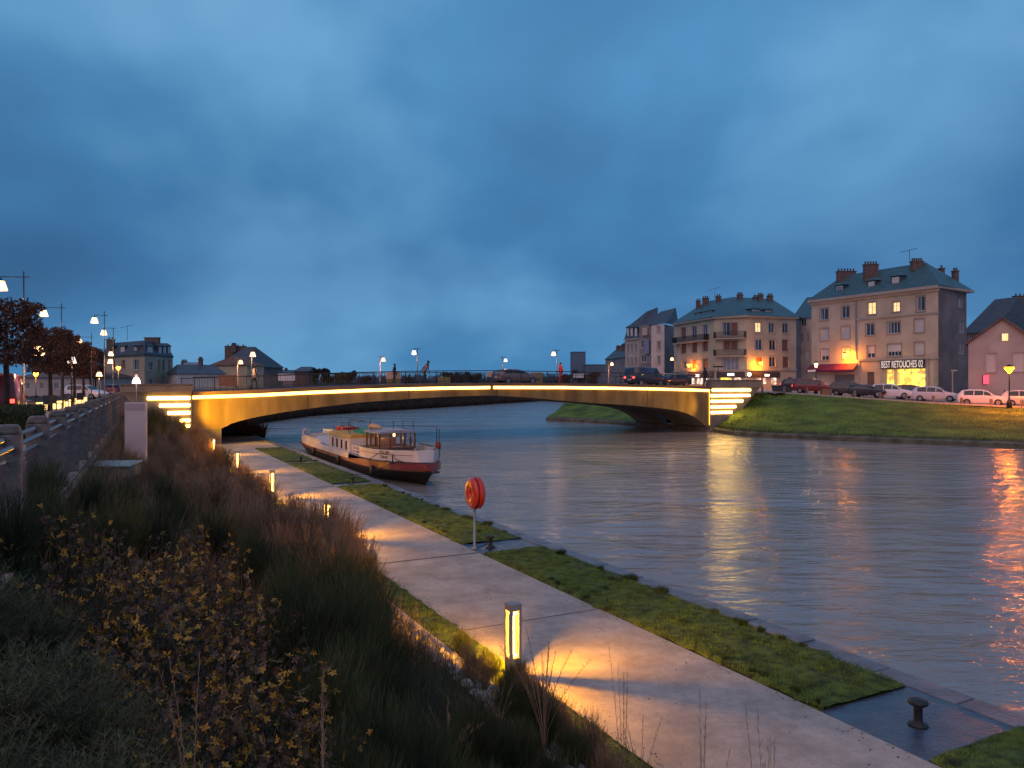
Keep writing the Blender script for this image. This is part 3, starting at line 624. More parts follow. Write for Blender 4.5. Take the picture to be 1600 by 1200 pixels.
for x, y, Y, lab, g_ in ((112,563,46,'short promenade lamp with dim lantern among the clipped tree trunks',M_bellw),(146,550,76,'small promenade lamp under the last clipped tree crown',M_bell),(155,585,70,'low promenade lamp beside the last tree trunks',M_bell)):
    r_ = empty('promenade_lamp', base_of(x,Y,2.44), 0, lab, 'street lamp', LG2); hz = zat(y,Y)-2.44
    MB().tube([(0,0,0),(0,0,hz-.15)], .04, 8).build('pole', M_pole, r_, True); MB().lathe([(.27,-.18),(.20,.06),(.15,.2)], (0,0,hz), 14).build('lantern', g_, r_, True)
    MB().lathe([(.17,.2),(.10,.3),(.02,.36)], (0,0,hz), 14).build('lantern_cap', M_pole, r_, True); point((0,0,hz-.3), 80, (1,.45,.2), .12, r_)
for x, y, Y, lab in ((56,585,62,'orange wall lantern low on the left among the tree trunks'),(185,575,66,'orange lantern glowing in front of the mansard building wall')):
    r_ = empty('orange_lantern', base_of(x,Y,2.44), 0, lab, 'street lamp', LG2); hz = zat(y,Y)-2.44
    MB().tube([(0,0,0),(0,0,hz-.15)], .035, 8).build('pole', M_pole, r_, True); MB().lathe([(.05,-.16),(.17,.02),(.15,.12)], (0,0,hz), 12).build('lantern', M_sodw, r_, True)
    MB().lathe([(.28,.12),(.16,.2),(.02,.26)], (0,0,hz), 12).build('lantern_cap', M_pole, r_, True); point((0,-.3,hz-.3), 50, (1,.42,.08), .12, r_)
# white lantern on the wing wall
r_ = empty('wall_lantern', base_of(213,44,2.3), 0, 'small white glowing lantern on a thin stem above the left bridge wall', 'lantern')
hz = zat(594,44)-2.3
MB().tube([(0,0,0),(0,0,hz-.1)], .02, 8).build('stem', M_galv, r_, True)
MB().lathe([(.22,-.20),(.21,-.05),(.14,.12),(.08,.17)], (0,0,hz), 14).build('lantern', emit('lantern_white', (1,.80,.68), 3.0), r_, True)
MB().lathe([(.05,.17),(.085,.24),(.07,.31),(.02,.34)], (0,0,hz), 12).build('finial', emit('lantern_pink', (1,.55,.48), .7), r_, True)

# clipped trees: trunk, limbs, crown of many twig-sized faces
def clipped_tree(x, Y, ytop, ybot, wpx, lab, seed):
    rg = random.Random(seed); b0 = base_of(x, Y, 2.44); zt = zat(ytop,Y)-2.44; zb = zat(ybot,Y)-2.44; wd = wpx/1200*Y/2
    r_ = empty('clipped_tree', b0, rg.uniform(0,1), lab, 'tree', 'clipped trees along the left street')
    MB().tube([(0,0,-.05),(.03,0,zb*.5),(0,.03,zb+.3),(.02,0,zt-.5)], [.15,.11,.09,.04], 9).build('trunk', M_treeb, r_, True)
    lm = MB()
    for k in range(16):
        a = rg.uniform(0,2*PI); z0 = zb-.1+rg.random()*(zt-zb)*.6; e_ = wd*rg.uniform(.6,.95)
        lm.tube([(0,0,z0),(e_*.5*math.cos(a),e_*.5*math.sin(a),z0+.25),(e_*math.cos(a),e_*math.sin(a),min(zt-.1,z0+.8))], [.04,.028,.01], 5)
    lm.build('limb', M_treeb, r_, True)
    n = 8500; q = NR.uniform(-1,1,(n,3)); q[:,0] = np.sign(q[:,0])*np.abs(q[:,0])**.7; q[:,1] = np.sign(q[:,1])*np.abs(q[:,1])**.7; q[:,2] = np.sign(q[:,2])*np.abs(q[:,2])**.8
    rr = np.abs(q[:,:2]).max(1); keep = (np.hypot(q[:,0],q[:,1]) < 1.22)
    nz = np.array([noise.noise(Vector((a*2.6+seed,b_*2.6,c*2.6))) for a,b_,c in q]); keep &= (nz > -.10-NR.random(n)*.30)
    q = q[keep]; n = len(q); c = np.stack([q[:,0]*wd, q[:,1]*wd, (zt+zb)/2+q[:,2]*(zt-zb)/2+NR.normal(0,.05,n)],1)
    d = NR.normal(0,1,(n,3)); d /= np.linalg.norm(d,axis=1,keepdims=True); e_ = np.cross(d,NR.normal(0,1,(n,3))); e_ /= np.linalg.norm(e_,axis=1,keepdims=True)
    s_ = (.05+.06*NR.random(n))[:,None]; v = np.stack([c-d*s_,c+e_*s_*.45,c+d*s_,c-e_*s_*.45],1).reshape(-1,3)
    fastmesh('crown', v, 4, M_treel, r_)
for k, (x,Y,yt,yb,wp,lab) in enumerate(((9,30,471,568,92,'nearest clipped tree, cut by the left frame edge behind the hedge'),(78,44,514,581,56,'second clipped tree, left of the lantern-hung lamp pole'),
        (97,53,524,584,48,'clipped tree just right of the second lamp pole'),(116,63,535,586,42,'middle clipped tree of the row, behind the dim promenade lamp'),(130,74,542,588,38,'clipped tree beside the white parked car, third from the end'),
        (141,86,545,590,33,'slim clipped tree second from the far end of the row'),(149,98,549,590,28,'farthest clipped tree before the mansard building'))):
    clipped_tree(x, Y, yt, yb, wp, lab, k+3)
# box hedge
hb = empty('box_hedge', base_of(-5,21.5,2.44), ANG, 'dark boxy hedge behind the fence at the left frame edge', 'hedge')
MB().box(-1.0,1.0,-1.3,1.3,0,.84).build('inner_mass', M_broom, hb, bevel=.15)
n = 26000; q = NR.uniform(-1,1,(n,3)); ax = NR.integers(0,3,n); sg = np.sign(q[np.arange(n),ax]); q[np.arange(n),ax] = sg*(1+NR.normal(0,.03,n)); c = q*np.array([1.03,1.33,.46])+np.array([0,0,.46])
d = NR.normal(0,1,(n,3)); d /= np.linalg.norm(d,axis=1,keepdims=True); e_ = np.cross(d,NR.normal(0,1,(n,3))); e_ /= np.linalg.norm(e_,axis=1,keepdims=True); s_ = (.02+.02*NR.random(n))[:,None]
fastmesh('foliage', np.stack([c-d*s_,c+e_*s_*.5,c+d*s_,c-e_*s_*.5],1).reshape(-1,3), 4, mat('hedge_leaf',(.035,.045,.012),(.09,.08,.02),.8,3), hb)
# lit terrace barrier with chairs
M_terr = emit('terrace_light', (1,.62,.20), 2.6)
for x0, x1, Y0, Y1, lab in ((56,78,44,46,'glowing yellow terrace panel nearest the hedge'),(80,97,47,49,'glowing terrace panel between the first two trunks'),(100,113,50,53,'glowing terrace panel behind the middle trunks'),(117,136,56,63,'farthest glowing terrace panel, in front of the white car')):
    a = base_of(x0,Y0,2.46); c = base_of(x1,Y1,2.46); r_ = empty('lit_barrier', a, 0, lab, 'lit panel', 'glowing panels round the terrace')
    d = c-a; MB().add([(0,0,0),d,d+Vector((0,0,.48)),(0,0,.48)], [(0,1,2,3)]).build('light_panel', M_terr, r_)
    MB().tube([(0,-.02,.5),d+Vector((0,-.02,.5))], .03, 6).build('top_rail', M_dark, r_)
def chair():
    r_ = empty('terrace_chair')
    MB().box(-.22,.22,-.22,.22,.43,.47).build('seat', M_dark, r_); MB().box(-.22,.22,.19,.22,.47,.92).build('backrest', M_dark, r_)
    for sx in (-1,1):
        for sy in (-1,1): MB().cbox((sx*.19,sy*.19,.215),.035,.035,.43).build('leg', M_dark, r_)
    return r_
ch = chair()
for k, (x,Y,lab) in enumerate(((70,42,'dark terrace chair in front of the first glowing panel'),(88,44,'dark terrace chair between the two nearest tree trunks'),(109,49,'dark terrace chair left of the middle tree trunk'),(124,54,'dark terrace chair before the farthest glowing panel'),(134,60,'small dark terrace chair beside the parked white car'))):
    o = ch if k == 0 else copy_tree(ch); o.location = base_of(x,Y,2.45); o.rotation_euler = (0,0,k*1.3); tag(o, lab, 'chair', 'chairs on the lit terrace')

# ------------------------------------------------------------------ bridge
BT = lambda x: ((x-800)/1200)
def bD(x): t = BT(x); return (50*t+20.8)/(.8887-.4584*t)
def bpt(x, y): D = bD(x); Y = 50+.4584*D; return D, CAMZ-(y-600)/1200*Y
BANG = math.atan2(.4584, .8887)
br = empty('road_bridge', (-20.8, 50, 0), BANG, 'low arched concrete road bridge with a glowing yellow light line', 'bridge')
BW = 10.6
led = [bpt(*p_) for p_ in ((298,620.5),(400,617),(480,613),(560,609.8),(630,607.4),(700,605.8),(768,604.9),(880,605),(1000,606.8),(1060,608.3),(1108,609.8))]
bot = [bpt(*p_) for p_ in ((298,671),(344,671.5),(360,662.5),(385,655),(412,649.5),(450,643),(490,637.5),(560,629),(650,622.5),(720,619),(768,618),(820,620.5),(880,626),(932,630),(987,633.3),(1023,636.8),(1045,639.3),(1060,642),(1075,646.5),(1085,651.5),(1097,660),(1105,668.5))]
def interp(tab, D):
    if D <= tab[0][0]: return tab[0][1]
    for (a, za), (c, zc_) in zip(tab, tab[1:]):
        if D <= c: return za+(zc_-za)*(D-a)/(c-a)
    return tab[-1][1]
DR = lrange(0, bD(1108), .4); DE = DR[-1]
zl = lambda D: interp(led, D); zbm = lambda D: min(interp(bot, D), zl(D)-.35)
fa = MB(); fa.grid([[ (D,0,zbm(D)), (D,0,zl(D)+.08) ] for D in DR]).build('facade_girder', M_bridge, br)
fa = MB(); fa.grid([[ (D,BW,zbm(D)), (D,BW,zl(D)+.08) ] for D in DR]).build('far_girder', M_bridge, br)
# soffit as two girders with a dark gap between
for y0, y1 in ((0,4.6),(6.0,BW)): MB().grid([[ (D,y0,zbm(D)), (D,y1,zbm(D)) ] for D in DR]).build('soffit', M_bsoff, br)
for y in (4.6, 6.0): MB().grid([[ (D,y,zbm(D)), (D,y,zl(D)+.05) ] for D in DR]).build('inner_web', M_bsoff, br)
# springing piers
for D0, D1, zb_, nm in ((-.05, bD(346), -.02, 'abutment'),(DE-.35, DE+1.6, -1.2, 'abutment')):
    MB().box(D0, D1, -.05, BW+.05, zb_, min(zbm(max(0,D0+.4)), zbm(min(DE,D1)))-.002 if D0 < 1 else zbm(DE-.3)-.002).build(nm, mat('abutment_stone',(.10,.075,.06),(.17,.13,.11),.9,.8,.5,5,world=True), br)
# deck slab with overhang, footways, road
dk = MB(); dk.grid([[ (D,-.32,zl(D)+.09),(D,-.32,zl(D)+.34),(D,0.5,zl(D)+.35) ] for D in DR]); dk.grid([[ (D,BW+.32,zl(D)+.35),(D,BW+.32,zl(D)+.09),(D,-.32,zl(D)+.09) ] for D in DR]); dk.build('deck_edge', mat('deck_edge', (.20,.10,.06), (.27,.14,.08), .8, .6, world=True), br)
MB().grid([[ (D,-.31,zl(D)+.35),(D,2.2,zl(D)+.36),(D,2.21,zl(D)+.24),(D,BW-2.2,zl(D)+.24),(D,BW-2.19,zl(D)+.36),(D,BW+.31,zl(D)+.35) ] for D in DR]).build('deck_surface', M_asph, br)
brk = bD(768)
for a, c in ((.0, brk-.15), (brk+.15, DE)):
    rr = [D for D in DR if a < D < c]; rr = [a]+rr+[c]; q = MB()
    q.grid([[ (D,-.02,zl(D)-.13),(D,-.055,zl(D)-.12),(D,-.055,zl(D)+.075),(D,-.02,zl(D)+.08) ] for D in rr]); q.build('light_line', M_led, br)
for D in (DE*.17, DE*.34, DE*.505, DE*.67, DE*.84): MB().box(D-.025,D+.025,-.012,.01,zbm(D)+.02,zl(D)-.15).build('joint_seam', M_joint, br)
# parapet railing
rl = MB(); tops = [(D, zl(D)+1.10) for D in DR]
for yy in (-.2, BW+.2):
    r_ = MB(); r_.tube([(D,yy,zl(D)+1.28) for D in DR[::3]]+[(DE,yy,zl(DE)+1.28)], .035, 6); r_.tube([(D,yy,zl(D)+.50) for D in DR[::3]]+[(DE,yy,zl(DE)+.5)], .02, 6); r_.build('handrail', M_dark, br)
    b_ = MB(); D = .1
    while D < DE: b_.tube([(D,yy,zl(D)+.5),(D,yy,zl(D)+1.27)], .009, 4, False); D += .16
    b_.build('baluster', mat('rail_paint', (.07,.05,.05), None, .6), br)
    D = .1
    while D < DE: MB().box(D-.03,D+.03,yy-.03,yy+.03,zl(D)+.34,zl(D)+1.30).build('rail_post', M_dark, br); D += 2.4
# wing walls with strips of light
def wing(sign, D0, strips, cap, ends, zfoot, lab):
    r_ = empty('wing_wall', (0,0,0), 0, lab, 'wall', 'stone wing walls with light strips')
    r_.matrix_world = Matrix.Translation((-20.8,50,0)) @ Matrix.Rotation(BANG,4,'Z')
    w_ = MB(); top = cap[2]; Dend = bD(ends[0]); 
    pts = [(D0,top),(Dend,top)] + [bpt(*p_) for p_ in ends[1]] + [(D0, zfoot)]
    n = len(pts); w_.add([(d,.06,z) for d,z in pts]+[(d,.7,z) for d,z in pts], [tuple(range(n)), tuple(range(2*n-1,n-1,-1))]+[(i,(i+1)%n,n+(i+1)%n,n+i) for i in range(n)]); w_.build('masonry', M_stone, r_)
    a, c = sorted((cap[0], cap[1])); MB().box(a, c, -.12, .5, top, cap[3]).build('parapet', M_stone, r_, bevel=.03)
    MB().box(a-.05, c+.05, -.18, .56, cap[3]+.002, cap[3]+.09).build('coping', M_granite, r_, bevel=.02)
    for x0, x1, y in strips:
        (d0,z), (d1,_) = bpt(x0,y), bpt(x1,y); a, c = sorted((d0,d1)); MB().box(a, c, -.03, .055, z-.11, z+.10).build('light_strip', M_ledw, r_, bevel=.03)
    return r_
Dr1 = bD(1190); z1 = bpt(1150,606)[1]
wg = wing(1, DE+.05, [(1113,1173,609.5),(1111,1172,618.3),(1111,1161,627),(1111,1150,636),(1111,1144,644.6)], (DE+.02, Dr1, z1+.0, bpt(1150,595)[1]), (1188,[(1178,618),(1160,640),(1146,662),(1140,678)]), -.9, 'right wing wall with five stepped strips of yellow light above the lawn')
Dl0 = bD(186); zL = bpt(250,613)[1]
wing(-1, -.05, [(230,297,622.2),(249,297,633.6),(262,297,645.4),(281,297,657),(290,297,665.5)], (-.02, bD(188), zL, bpt(250,602)[1]), (190,[(215,640),(240,665),(262,700)]), -.02, 'left wing wall whose light strips are half hidden by shrubs')
q = MB().box(DE-.03, DE+.0, -.08, -.02, bpt(1108,664)[1], zl(DE)-.12).build('edge_light', emit('edge_led',(1,.55,.08),2.5), br)
# pier below the strips on the right
q = empty('bridge_pylon', (0,0,0), 0, 'stone pier under the light strips at the right end of the bridge', 'pier'); q.matrix_world = Matrix.Translation((-20.8,50,0)) @ Matrix.Rotation(BANG,4,'Z')
MB().box(DE+.06, bD(1136), -.10, .058, -1.2, bpt(1120,648)[1]).build('shaft', M_stone, q, bevel=.03)
MB().box(DE-.30, bD(1132), -.5, BW, -1.2, -.15).build('footing', M_stone, q)
# flood lights washing the ends of the facade
def bworld(D, y, z): return Vector((-20.8,50,0)) + Vector((.8887*D-.4584*y, .4584*D+.8887*y, z))
def aim(o, to): o.rotation_euler = (to-o.location).to_track_quat('-Z','Y').to_euler()
for D, T, pw, sp in ((DE+.6, DE-6, 900, 1.1), (-1.2, 4.5, 3000, 1.3)):
    o = point(bworld(D, -2.2, 1.3 if D > 5 else 1.9), pw, (1,.55,.02), .15, spot=sp); aim(o, bworld(T, 0, 2.9))
for D in lrange(3, DE-3, 4.2):  # unseen spots added under the light line to brighten the middle of the facade
    o = point(bworld(D, -1.0, zl(D)-.05), 9, (1,.50,.06), .2, spot=2.4); aim(o, bworld(D, 0, zl(D)-.9))

def deck(x, y_off=0.0):
    D = bD(x); return bworld(D, y_off, zl(min(max(D,0),DE))+.36)
LG3 = 'lamps standing along the bridge'
def blamp(x, yoff, ytop, ybell, side, lab, glow, k=1.0, pm=M_pole, power=60):
    # solve the deck position for this column at that offset
    t = BT(x); D = (t*(50+.8887*yoff)+20.8+.4584*yoff)/(.8887-.4584*t); b0 = bworld(D, yoff, zl(min(max(D,0),DE))+.36); Y = b0.y
    bell_lamp(b0, zat(ytop,Y)-b0.z, [(side*5.0/1200*Y, zat(ybell,Y)-b0.z, .85*k)], lab, LG3, glow, power, polemat=pm, rad=.04)
M_plit = mat('pole_lamplit', (.45,.30,.27), None, .5)  # lamplight on the pole is put into this lighter colour
blamp(652,.25,545,551,-1,'tallest dark bridge lamp with a white lantern on its left side',M_bellw)
blamp(870,.25,546,553,-1,'dark bridge lamp with a bright pinkish lantern, above the lawn beyond',M_bell)
blamp(1055,.25,558,561,-1,'bridge lamp in front of the beige corner building',M_bell,.8)
blamp(393,.25,545,554,.4,'bright lantern in front of the pale gabled house',M_bell)
blamp(594,BW-.3,557,562,1,'pale-poled bridge lamp on the far footway left of the cyclist',M_bell,.95,M_plit)
blamp(785,BW-.3,557,563,1,'thin far bridge lamp near the middle of the span',M_bellw,.95)
blamp(951,BW-.3,566,569,1,'small far bridge lamp beside the distant grey slab block',M_bell,.9,M_plit)
blamp(371,BW-.3,562,566,1,'short pale-poled lamp beside the brown panel at the left end',M_bell,.95,M_plit)

# ------------------------------------------------------------------ people
def person(base, hgt, face, pose, mats_, lab, mirror=1):
    """standing/walking body as one skinned surface; pose: lean, stride, arm swing"""
    r_ = empty('person', base, face, lab, 'person')
    lean, stride, arm = pose; k = hgt/1.75
    def V(x, y, z): return (x*k, (y-lean*max(0,z-.9)/.85)*k, z*k)
    vs = []; rad = []; ed = []
    def add(p_, r): vs.append(p_); rad.append(r*k); return len(vs)-1
    pel = add(V(0,0,.95), .14); ch_ = add(V(0,0,1.2), .135); sh = add(V(0,0,1.42), .11); nk = add(V(0,-.01,1.52), .055); hd0 = add(V(0,-.02,1.60), .085); hd1 = add(V(0,-.015,1.68), .085)
    ed += [(pel,ch_),(ch_,sh),(sh,nk),(nk,hd0),(hd0,hd1)]; nose = add(V(0,-.12,1.61), .015); ed.append((hd0,nose))
    for sx in (-1,1):
        st_ = stride*sx*mirror; hip = add(V(sx*.09,0,.88), .095); kn = add(V(sx*.10,-st_*.45-.02,.50), .065); an = add(V(sx*.10,-st_*.6+(.10 if st_ < 0 else 0),.09), .042); to = add(V(sx*.11,-st_*.6-.17+(.08 if st_ < 0 else 0),.03), .035)
        ed += [(pel,hip),(hip,kn),(kn,an),(an,to)]
        sl = add(V(sx*.17,0,1.42), .062); el = add(V(sx*.23,st_*arm*.3+.03,1.14), .045); wr = add(V(sx*.22,st_*arm*.75-.05,.90), .028); pm_ = add(V(sx*.22,st_*arm*.8-.07,.84), .03)
        ed += [(sh,sl),(sl,el),(el,wr),(wr,pm_)]
        for q, (dy, ln) in enumerate(((-.03,.06),(-.012,.085),(.005,.09),(.022,.08),(.036,.06))):
            f_ = add(V(sx*(.22 if q else .19),st_*arm*.8-.07+dy,.84-ln), .009); ed.append((pm_,f_))
    me = bpy.data.meshes.new('body'); me.from_pydata(vs, ed, []); o = bpy.data.objects.new('body', me); COL.objects.link(o); o.parent = r_; me.materials.append(mats_[0])
    sk = o.modifiers.new('skin','SKIN'); sv = me.skin_vertices[0].data
    for i, r in enumerate(rad): sv[i].radius = (r, r)
    sv[pel].use_root = True; o.modifiers.new('sub','SUBSURF').levels = 1; o.modifiers['sub'].render_levels = 1
    hr = MB(); hr.lathe([(.06,-.05),(.095,0),(.10,.05),(.075,.10),(.02,.125)], (0,(-lean*.85+.0)*1+.01,1.63), 12); 
    hr.v = [(a*k,b_*k,c*k) for a,b_,c in hr.v]; hr.build('hair', mats_[1], r_, True)
    ct = MB(); ct.lathe([(.19,.82),(.185,.95),(.175,1.15),(.20,1.38),(.12,1.47)], (0,0,0), 14)
    ct.v = [(a*k,(b_*.75-lean*max(0,c-.9)/.85)*k,c*k) for a,b_,c in ct.v]; ct.build('jacket', mats_[2], r_, True)
    return r_
M_hair = mat('hair_dark',(.015,.012,.01),None,.7); M_cd = mat('cloth_dark',(.02,.02,.03),(.035,.03,.04),.9,8); M_cr = mat('cloth_red',(.45,.03,.03),None,.8); M_cw = mat('cloth_pale',(.55,.42,.40),None,.8); M_cm = mat('cloth_mauve',(.12,.07,.10),None,.8)
def fig(x, yo, *a):
    t = BT(x); D = (t*(50+.8887*yo)+20.8+.4584*yo)/(.8887-.4584*t); b0 = bworld(D, yo, zl(min(max(D,0),DE))+.36); return person(b0, *a)
fig(663, 1.0, 1.75, BANG+PI/2+.2, (.42,.35,.9), (M_cd,M_hair,M_cm), 'dark figure leaning forward as they walk over the bridge by the tall lamp')
fig(876, 1.0, 1.70, BANG-PI/2, (.05,.25,.6), (M_cr,M_hair,M_cr), 'person in red walking on the bridge beside the dark lamp post')
fig(397, 1.0, 1.72, BANG+PI/2, (.08,.35,.8), (M_cd,M_hair,M_cw), 'person in a pale jacket walking at the left end of the bridge')
fig(1102, 1.2, 1.75, BANG-PI/2, (.06,.4,.8), (M_cd,M_hair,M_cd), 'person in black walking near the right end of the bridge railing')
fig(616, BW-1.2, 1.70, BANG+PI/2, (.05,.2,.5), (M_cd,M_hair,M_cd), 'dark figure standing in front of the peach board on the bridge')
MB

# boards standing on the far side of the deck
def board(x0, x1, y0, y1, yo, m1, lab, legs=True):
    xm = (x0+x1)/2; t = BT(xm); D = (t*(50+.8887*yo)+20.8+.4584*yo)/(.8887-.4584*t); b0 = bworld(D, yo, zl(min(max(D,0),DE))+.30); Y = b0.y
    wd = (x1-x0)/1200*Y; r_ = empty('display_board', b0, 0, lab, 'board'); z0, z1_ = zat(y1,Y)-b0.z, zat(y0,Y)-b0.z
    MB().box(-wd/2,wd/2,-.06,.06,max(z0,.02),z1_).build('panel', m1, r_, bevel=.02)
    for sx in (-1,1): MB().box(sx*wd*.42-.03,sx*wd*.42+.03,.061,.10,0,z1_-.05).build('leg', M_dark, r_)
    return r_
M_peach = mat('board_peach',(.60,.38,.30),(.72,.48,.38),.6,1.5); M_olive = mat('board_olive',(.17,.13,.05),(.27,.21,.09),.8,3); M_lil = mat('board_lilac',(.72,.62,.72),None,.6); M_brp = mat('board_brown',(.22,.07,.04),(.30,.11,.07),.6,2)
board(603,626,580,592,BW-.8,M_peach,'peach-coloured board on the bridge behind the pale lamp post')
board(604,626,592.3,603,BW-1.0,M_olive,'olive crate-like panel under the peach board')
board(684,704,589,600,BW-.8,M_olive,'low olive panel behind the railing right of the leaning walker')
board(761,781,581,589,BW-.8,M_peach,'pinkish board on the bridge left of the thin middle lamp')
board(829,848,582,599,BW-.8,M_olive,'tall olive panel on the bridge left of the dark lamp post')
board(435,461,584,595,BW+14,M_lil,'pale lilac billboard beyond the left part of the bridge')
board(894,912,584,590.5,BW+14,M_lil,'small lilac billboard beyond the right part of the bridge')
board(342,370,586,603,BW-1,M_brp,'reddish brown panel near the left end of the bridge')

# ------------------------------------------------------------------ vehicles
M_car = {}
def cpaint(n, c): 
    if n not in M_car: M_car[n] = mat('car_'+n, c, None, .28, coat=.6, spec=.5)
    return M_car[n]
M_cglass = mat('car_glass',(.012,.014,.02),None,.06,spec=.8); M_tyre = mat('tyre',(.012,.012,.013),None,.9); M_rim = mat('rim',(.35,.34,.36),None,.35,metal=.8)
M_tail = emit('tail_light',(1,.05,.03),6); M_head = emit('head_light',(1,.72,.42),14); M_hoff = mat('lamp_off',(.45,.42,.42),None,.2); M_toff = mat('tail_off',(.30,.02,.02),None,.3)
def car(loc, rz, paint, lab, L_=4.1, H=1.5, van=False, head=False, tail=False, group='cars on the far bank'):
    r_ = empty('car' if not van else 'van', loc, rz, lab, 'van' if van else 'car', group); hw = .87; hl = L_/2
    # stations along x (front = +x): (x, z_low, z_belt, z_top, half width top)
    if van: S = [(-1,.35,.9,H*.93,.74),(-.97,.28,1.0,H,.78),(-.3,.25,1.05,H,.78),(.45,.25,1.05,H*.98,.76),(.62,.25,1.02,1.3,.74),(.78,.27,.98,1.02,.78),(.95,.30,.78,.80,.72),(1,.38,.62,.64,.62)]
    else: S = [(-1,.40,.80,.86,.60),(-.96,.30,.92,1.12,.66),(-.80,.26,.94,H*.955,.62),(-.45,.24,.94,H,.63),(.0,.24,.93,H*.985,.63),(.22,.24,.92,H*.90,.62),(.50,.25,.90,.955,.70),(.78,.27,.82,.86,.72),(.95,.31,.70,.72,.66),(1,.40,.58,.60,.56)]
    rows = []
    for i, (x, zl_, zb_, zt, wt) in enumerate(S):
        e_ = .90 if i in (0,len(S)-1) else 1.0
        half = [(hw*e_*.93,zl_),(hw*e_,zl_+.18),(hw*e_,zb_-.12),(hw*e_*.965,zb_),(wt+(.03 if zt-zb_ < .2 else 0),zt-.05*(zt > zb_+.1)),(wt*.8,zt)]
        ring = [(x*hl, -y, z) for y, z in half]+[(x*hl, y, z) for y, z in half[::-1]]
        rows.append(ring+[ring[0]])
    b_ = MB().grid(rows); n = len(rows[0]); b_.f.append(tuple(range(n-1))[::-1]); b_.f.append(tuple(len(b_.v)-n+i for i in range(n-1)))
    b_.build('body', paint, r_, True)
    # glass
    def interpS(x):
        for a, c in zip(S, S[1:]):
            if a[0] <= x <= c[0]:
                t = (x-a[0])/(c[0]-a[0]); return [a[j]+(c[j]-a[j])*t for j in range(5)]
        return S[-1]
    spans = [(-.72,-.34),(-.31,.04),(.07,.40)] if not van else [(.30,.60)]
    for sd_ in (-1,1):
        for a, c in spans:
            g_ = MB(); rr = []
            for i in range(5):
                x = a+(c-a)*i/4; s_ = interpS(x); zb_ = s_[2]+.03; zt = s_[3]-.10
                if zt < zb_+.03: zt = zb_+.03
                wy = hw*.965; f0 = (zb_-s_[2])/max(.05,s_[3]-.05-s_[2]); f1 = (zt-s_[2])/max(.05,s_[3]-.05-s_[2])
                rr.append([(x*hl, sd_*(wy+(s_[4]-wy)*f0+.012), zb_), (x*hl, sd_*(wy+(s_[4]-wy)*min(1,f1)+.012), zt)])
            g_.grid(rr); g_.build('side_window', M_cglass, r_)
    for a, c in (((.24,.48) if not van else (.47,.63)), (-.96,-.82)):
        sa, sc_ = interpS(a), interpS(c); dz = .016; q = [(a*hl,-sa[4]*.86,sa[3]+dz),(a*hl,sa[4]*.86,sa[3]+dz),(c*hl,sc_[4]*.88,sc_[3]+dz),(c*hl,-sc_[4]*.88,sc_[3]+dz)]
        if not van or a > 0: MB().add(q, [(0,1,2,3)]).build('windscreen', M_cglass, r_)
    for x in (-.60,.62):
        for sd_ in (-1,1):
            w_ = MB(); m_ = 18; y0 = sd_*.60; y1 = sd_*.885
            for y, rr in ((y0,.31),(y1,.31)): w_.v += [(x*hl+rr*math.cos(2*PI*k/m_), y, .31+rr*math.sin(2*PI*k/m_)) for k in range(m_)]
            w_.f += [(k,(k+1)%m_,m_+(k+1)%m_,m_+k) for k in range(m_)]+[tuple(range(m_)),tuple(range(2*m_-1,m_-1,-1))]
            wo = w_.build('wheel', M_tyre, r_); rm = MB(); rm.v += [(x*hl+.19*math.cos(2*PI*k/12), y1+sd_*.006, .31+.19*math.sin(2*PI*k/12)) for k in range(12)]; rm.f.append(tuple(range(12))); rm.build('rim', M_rim, wo)
    for sd_ in (-1,1):
        MB().hexa([(hl*.93,sd_*.50,.60),(hl*.93,sd_*.80,.60),(hl*.995,sd_*.62,.58),(hl*1.005,sd_*.40,.58),(hl*.88,sd_*.52,.76),(hl*.86,sd_*.83,.76),(hl*.94,sd_*.72,.71),(hl*.975,sd_*.42,.69)]).build('headlight', M_head if head else M_hoff, r_)
        MB().cbox((-hl*.985,sd_*.68,.82),.09,.26,.16).build('tail_light', M_tail if tail else M_toff, r_)
        if sd_ > 0:
            MB().cbox((hl*1.0,0,.45),.03,.5,.11).build('number_plate', M_frame, r_); MB().cbox((-hl*1.0,0,.62),.03,.5,.11).build('number_plate', M_frame, r_)
        MB().cbox((hl*.36,sd_*.95,.98),.12,.16,.12).build('wing_mirror', paint, r_, bevel=.02)
    return r_
WA = math.atan2(-.594,.804)
def zr(x, y):   # height of the right street
    a = (x-26)*.804+(y-80)*(-.594); return 3.2-(3.2-1.95)*min(1,max(0,a/20)) if a < 20 else 1.95-.004*(a-20)
def nline(nv, x):     # point on line n=nv under view column x
    t = BT(x); a = (t*nv*.804-nv*.594)/(.804+.594*t); p_ = Vector((nv*.594+.804*a, nv*.804-.594*a, 0)); p_.z = zr(p_.x,p_.y)+.03; return p_
W_, Wg, Dk, Rd, Bn = cpaint('white',(.72,.70,.74)), cpaint('silver',(.55,.54,.60)), cpaint('dark',(.03,.025,.03)), cpaint('red',(.22,.02,.02)), cpaint('brown',(.10,.06,.045))
car(nline(82.6,1536), WA, W_, 'white hatchback parked alone at the right of the far street', 4.0)
car(nline(85.5,1462), WA, Wg, 'silver-white estate car with pale roof before the stained side wall', 4.2, 1.5)
car(nline(85.5,1394), WA, W_, 'white hatchback parked under the lit tailor shop window', 4.1, 1.52)
car(nline(88.5,1427), WA, Rd, 'dark red car half hidden between two pale cars below the shop', 4.0, 1.5)
car(nline(86,1330), WA, Bn, 'brown car with lamplit roof in front of the grey garage shutter', 4.3, 1.55)
car(nline(85,1356), WA, Dk, 'low black car just left of the white hatchback', 3.6, 1.3)
car(nline(86,1272), WA, Rd, 'dark red estate car at the end of the row below the awning', 4.2, 1.6, tail=True)
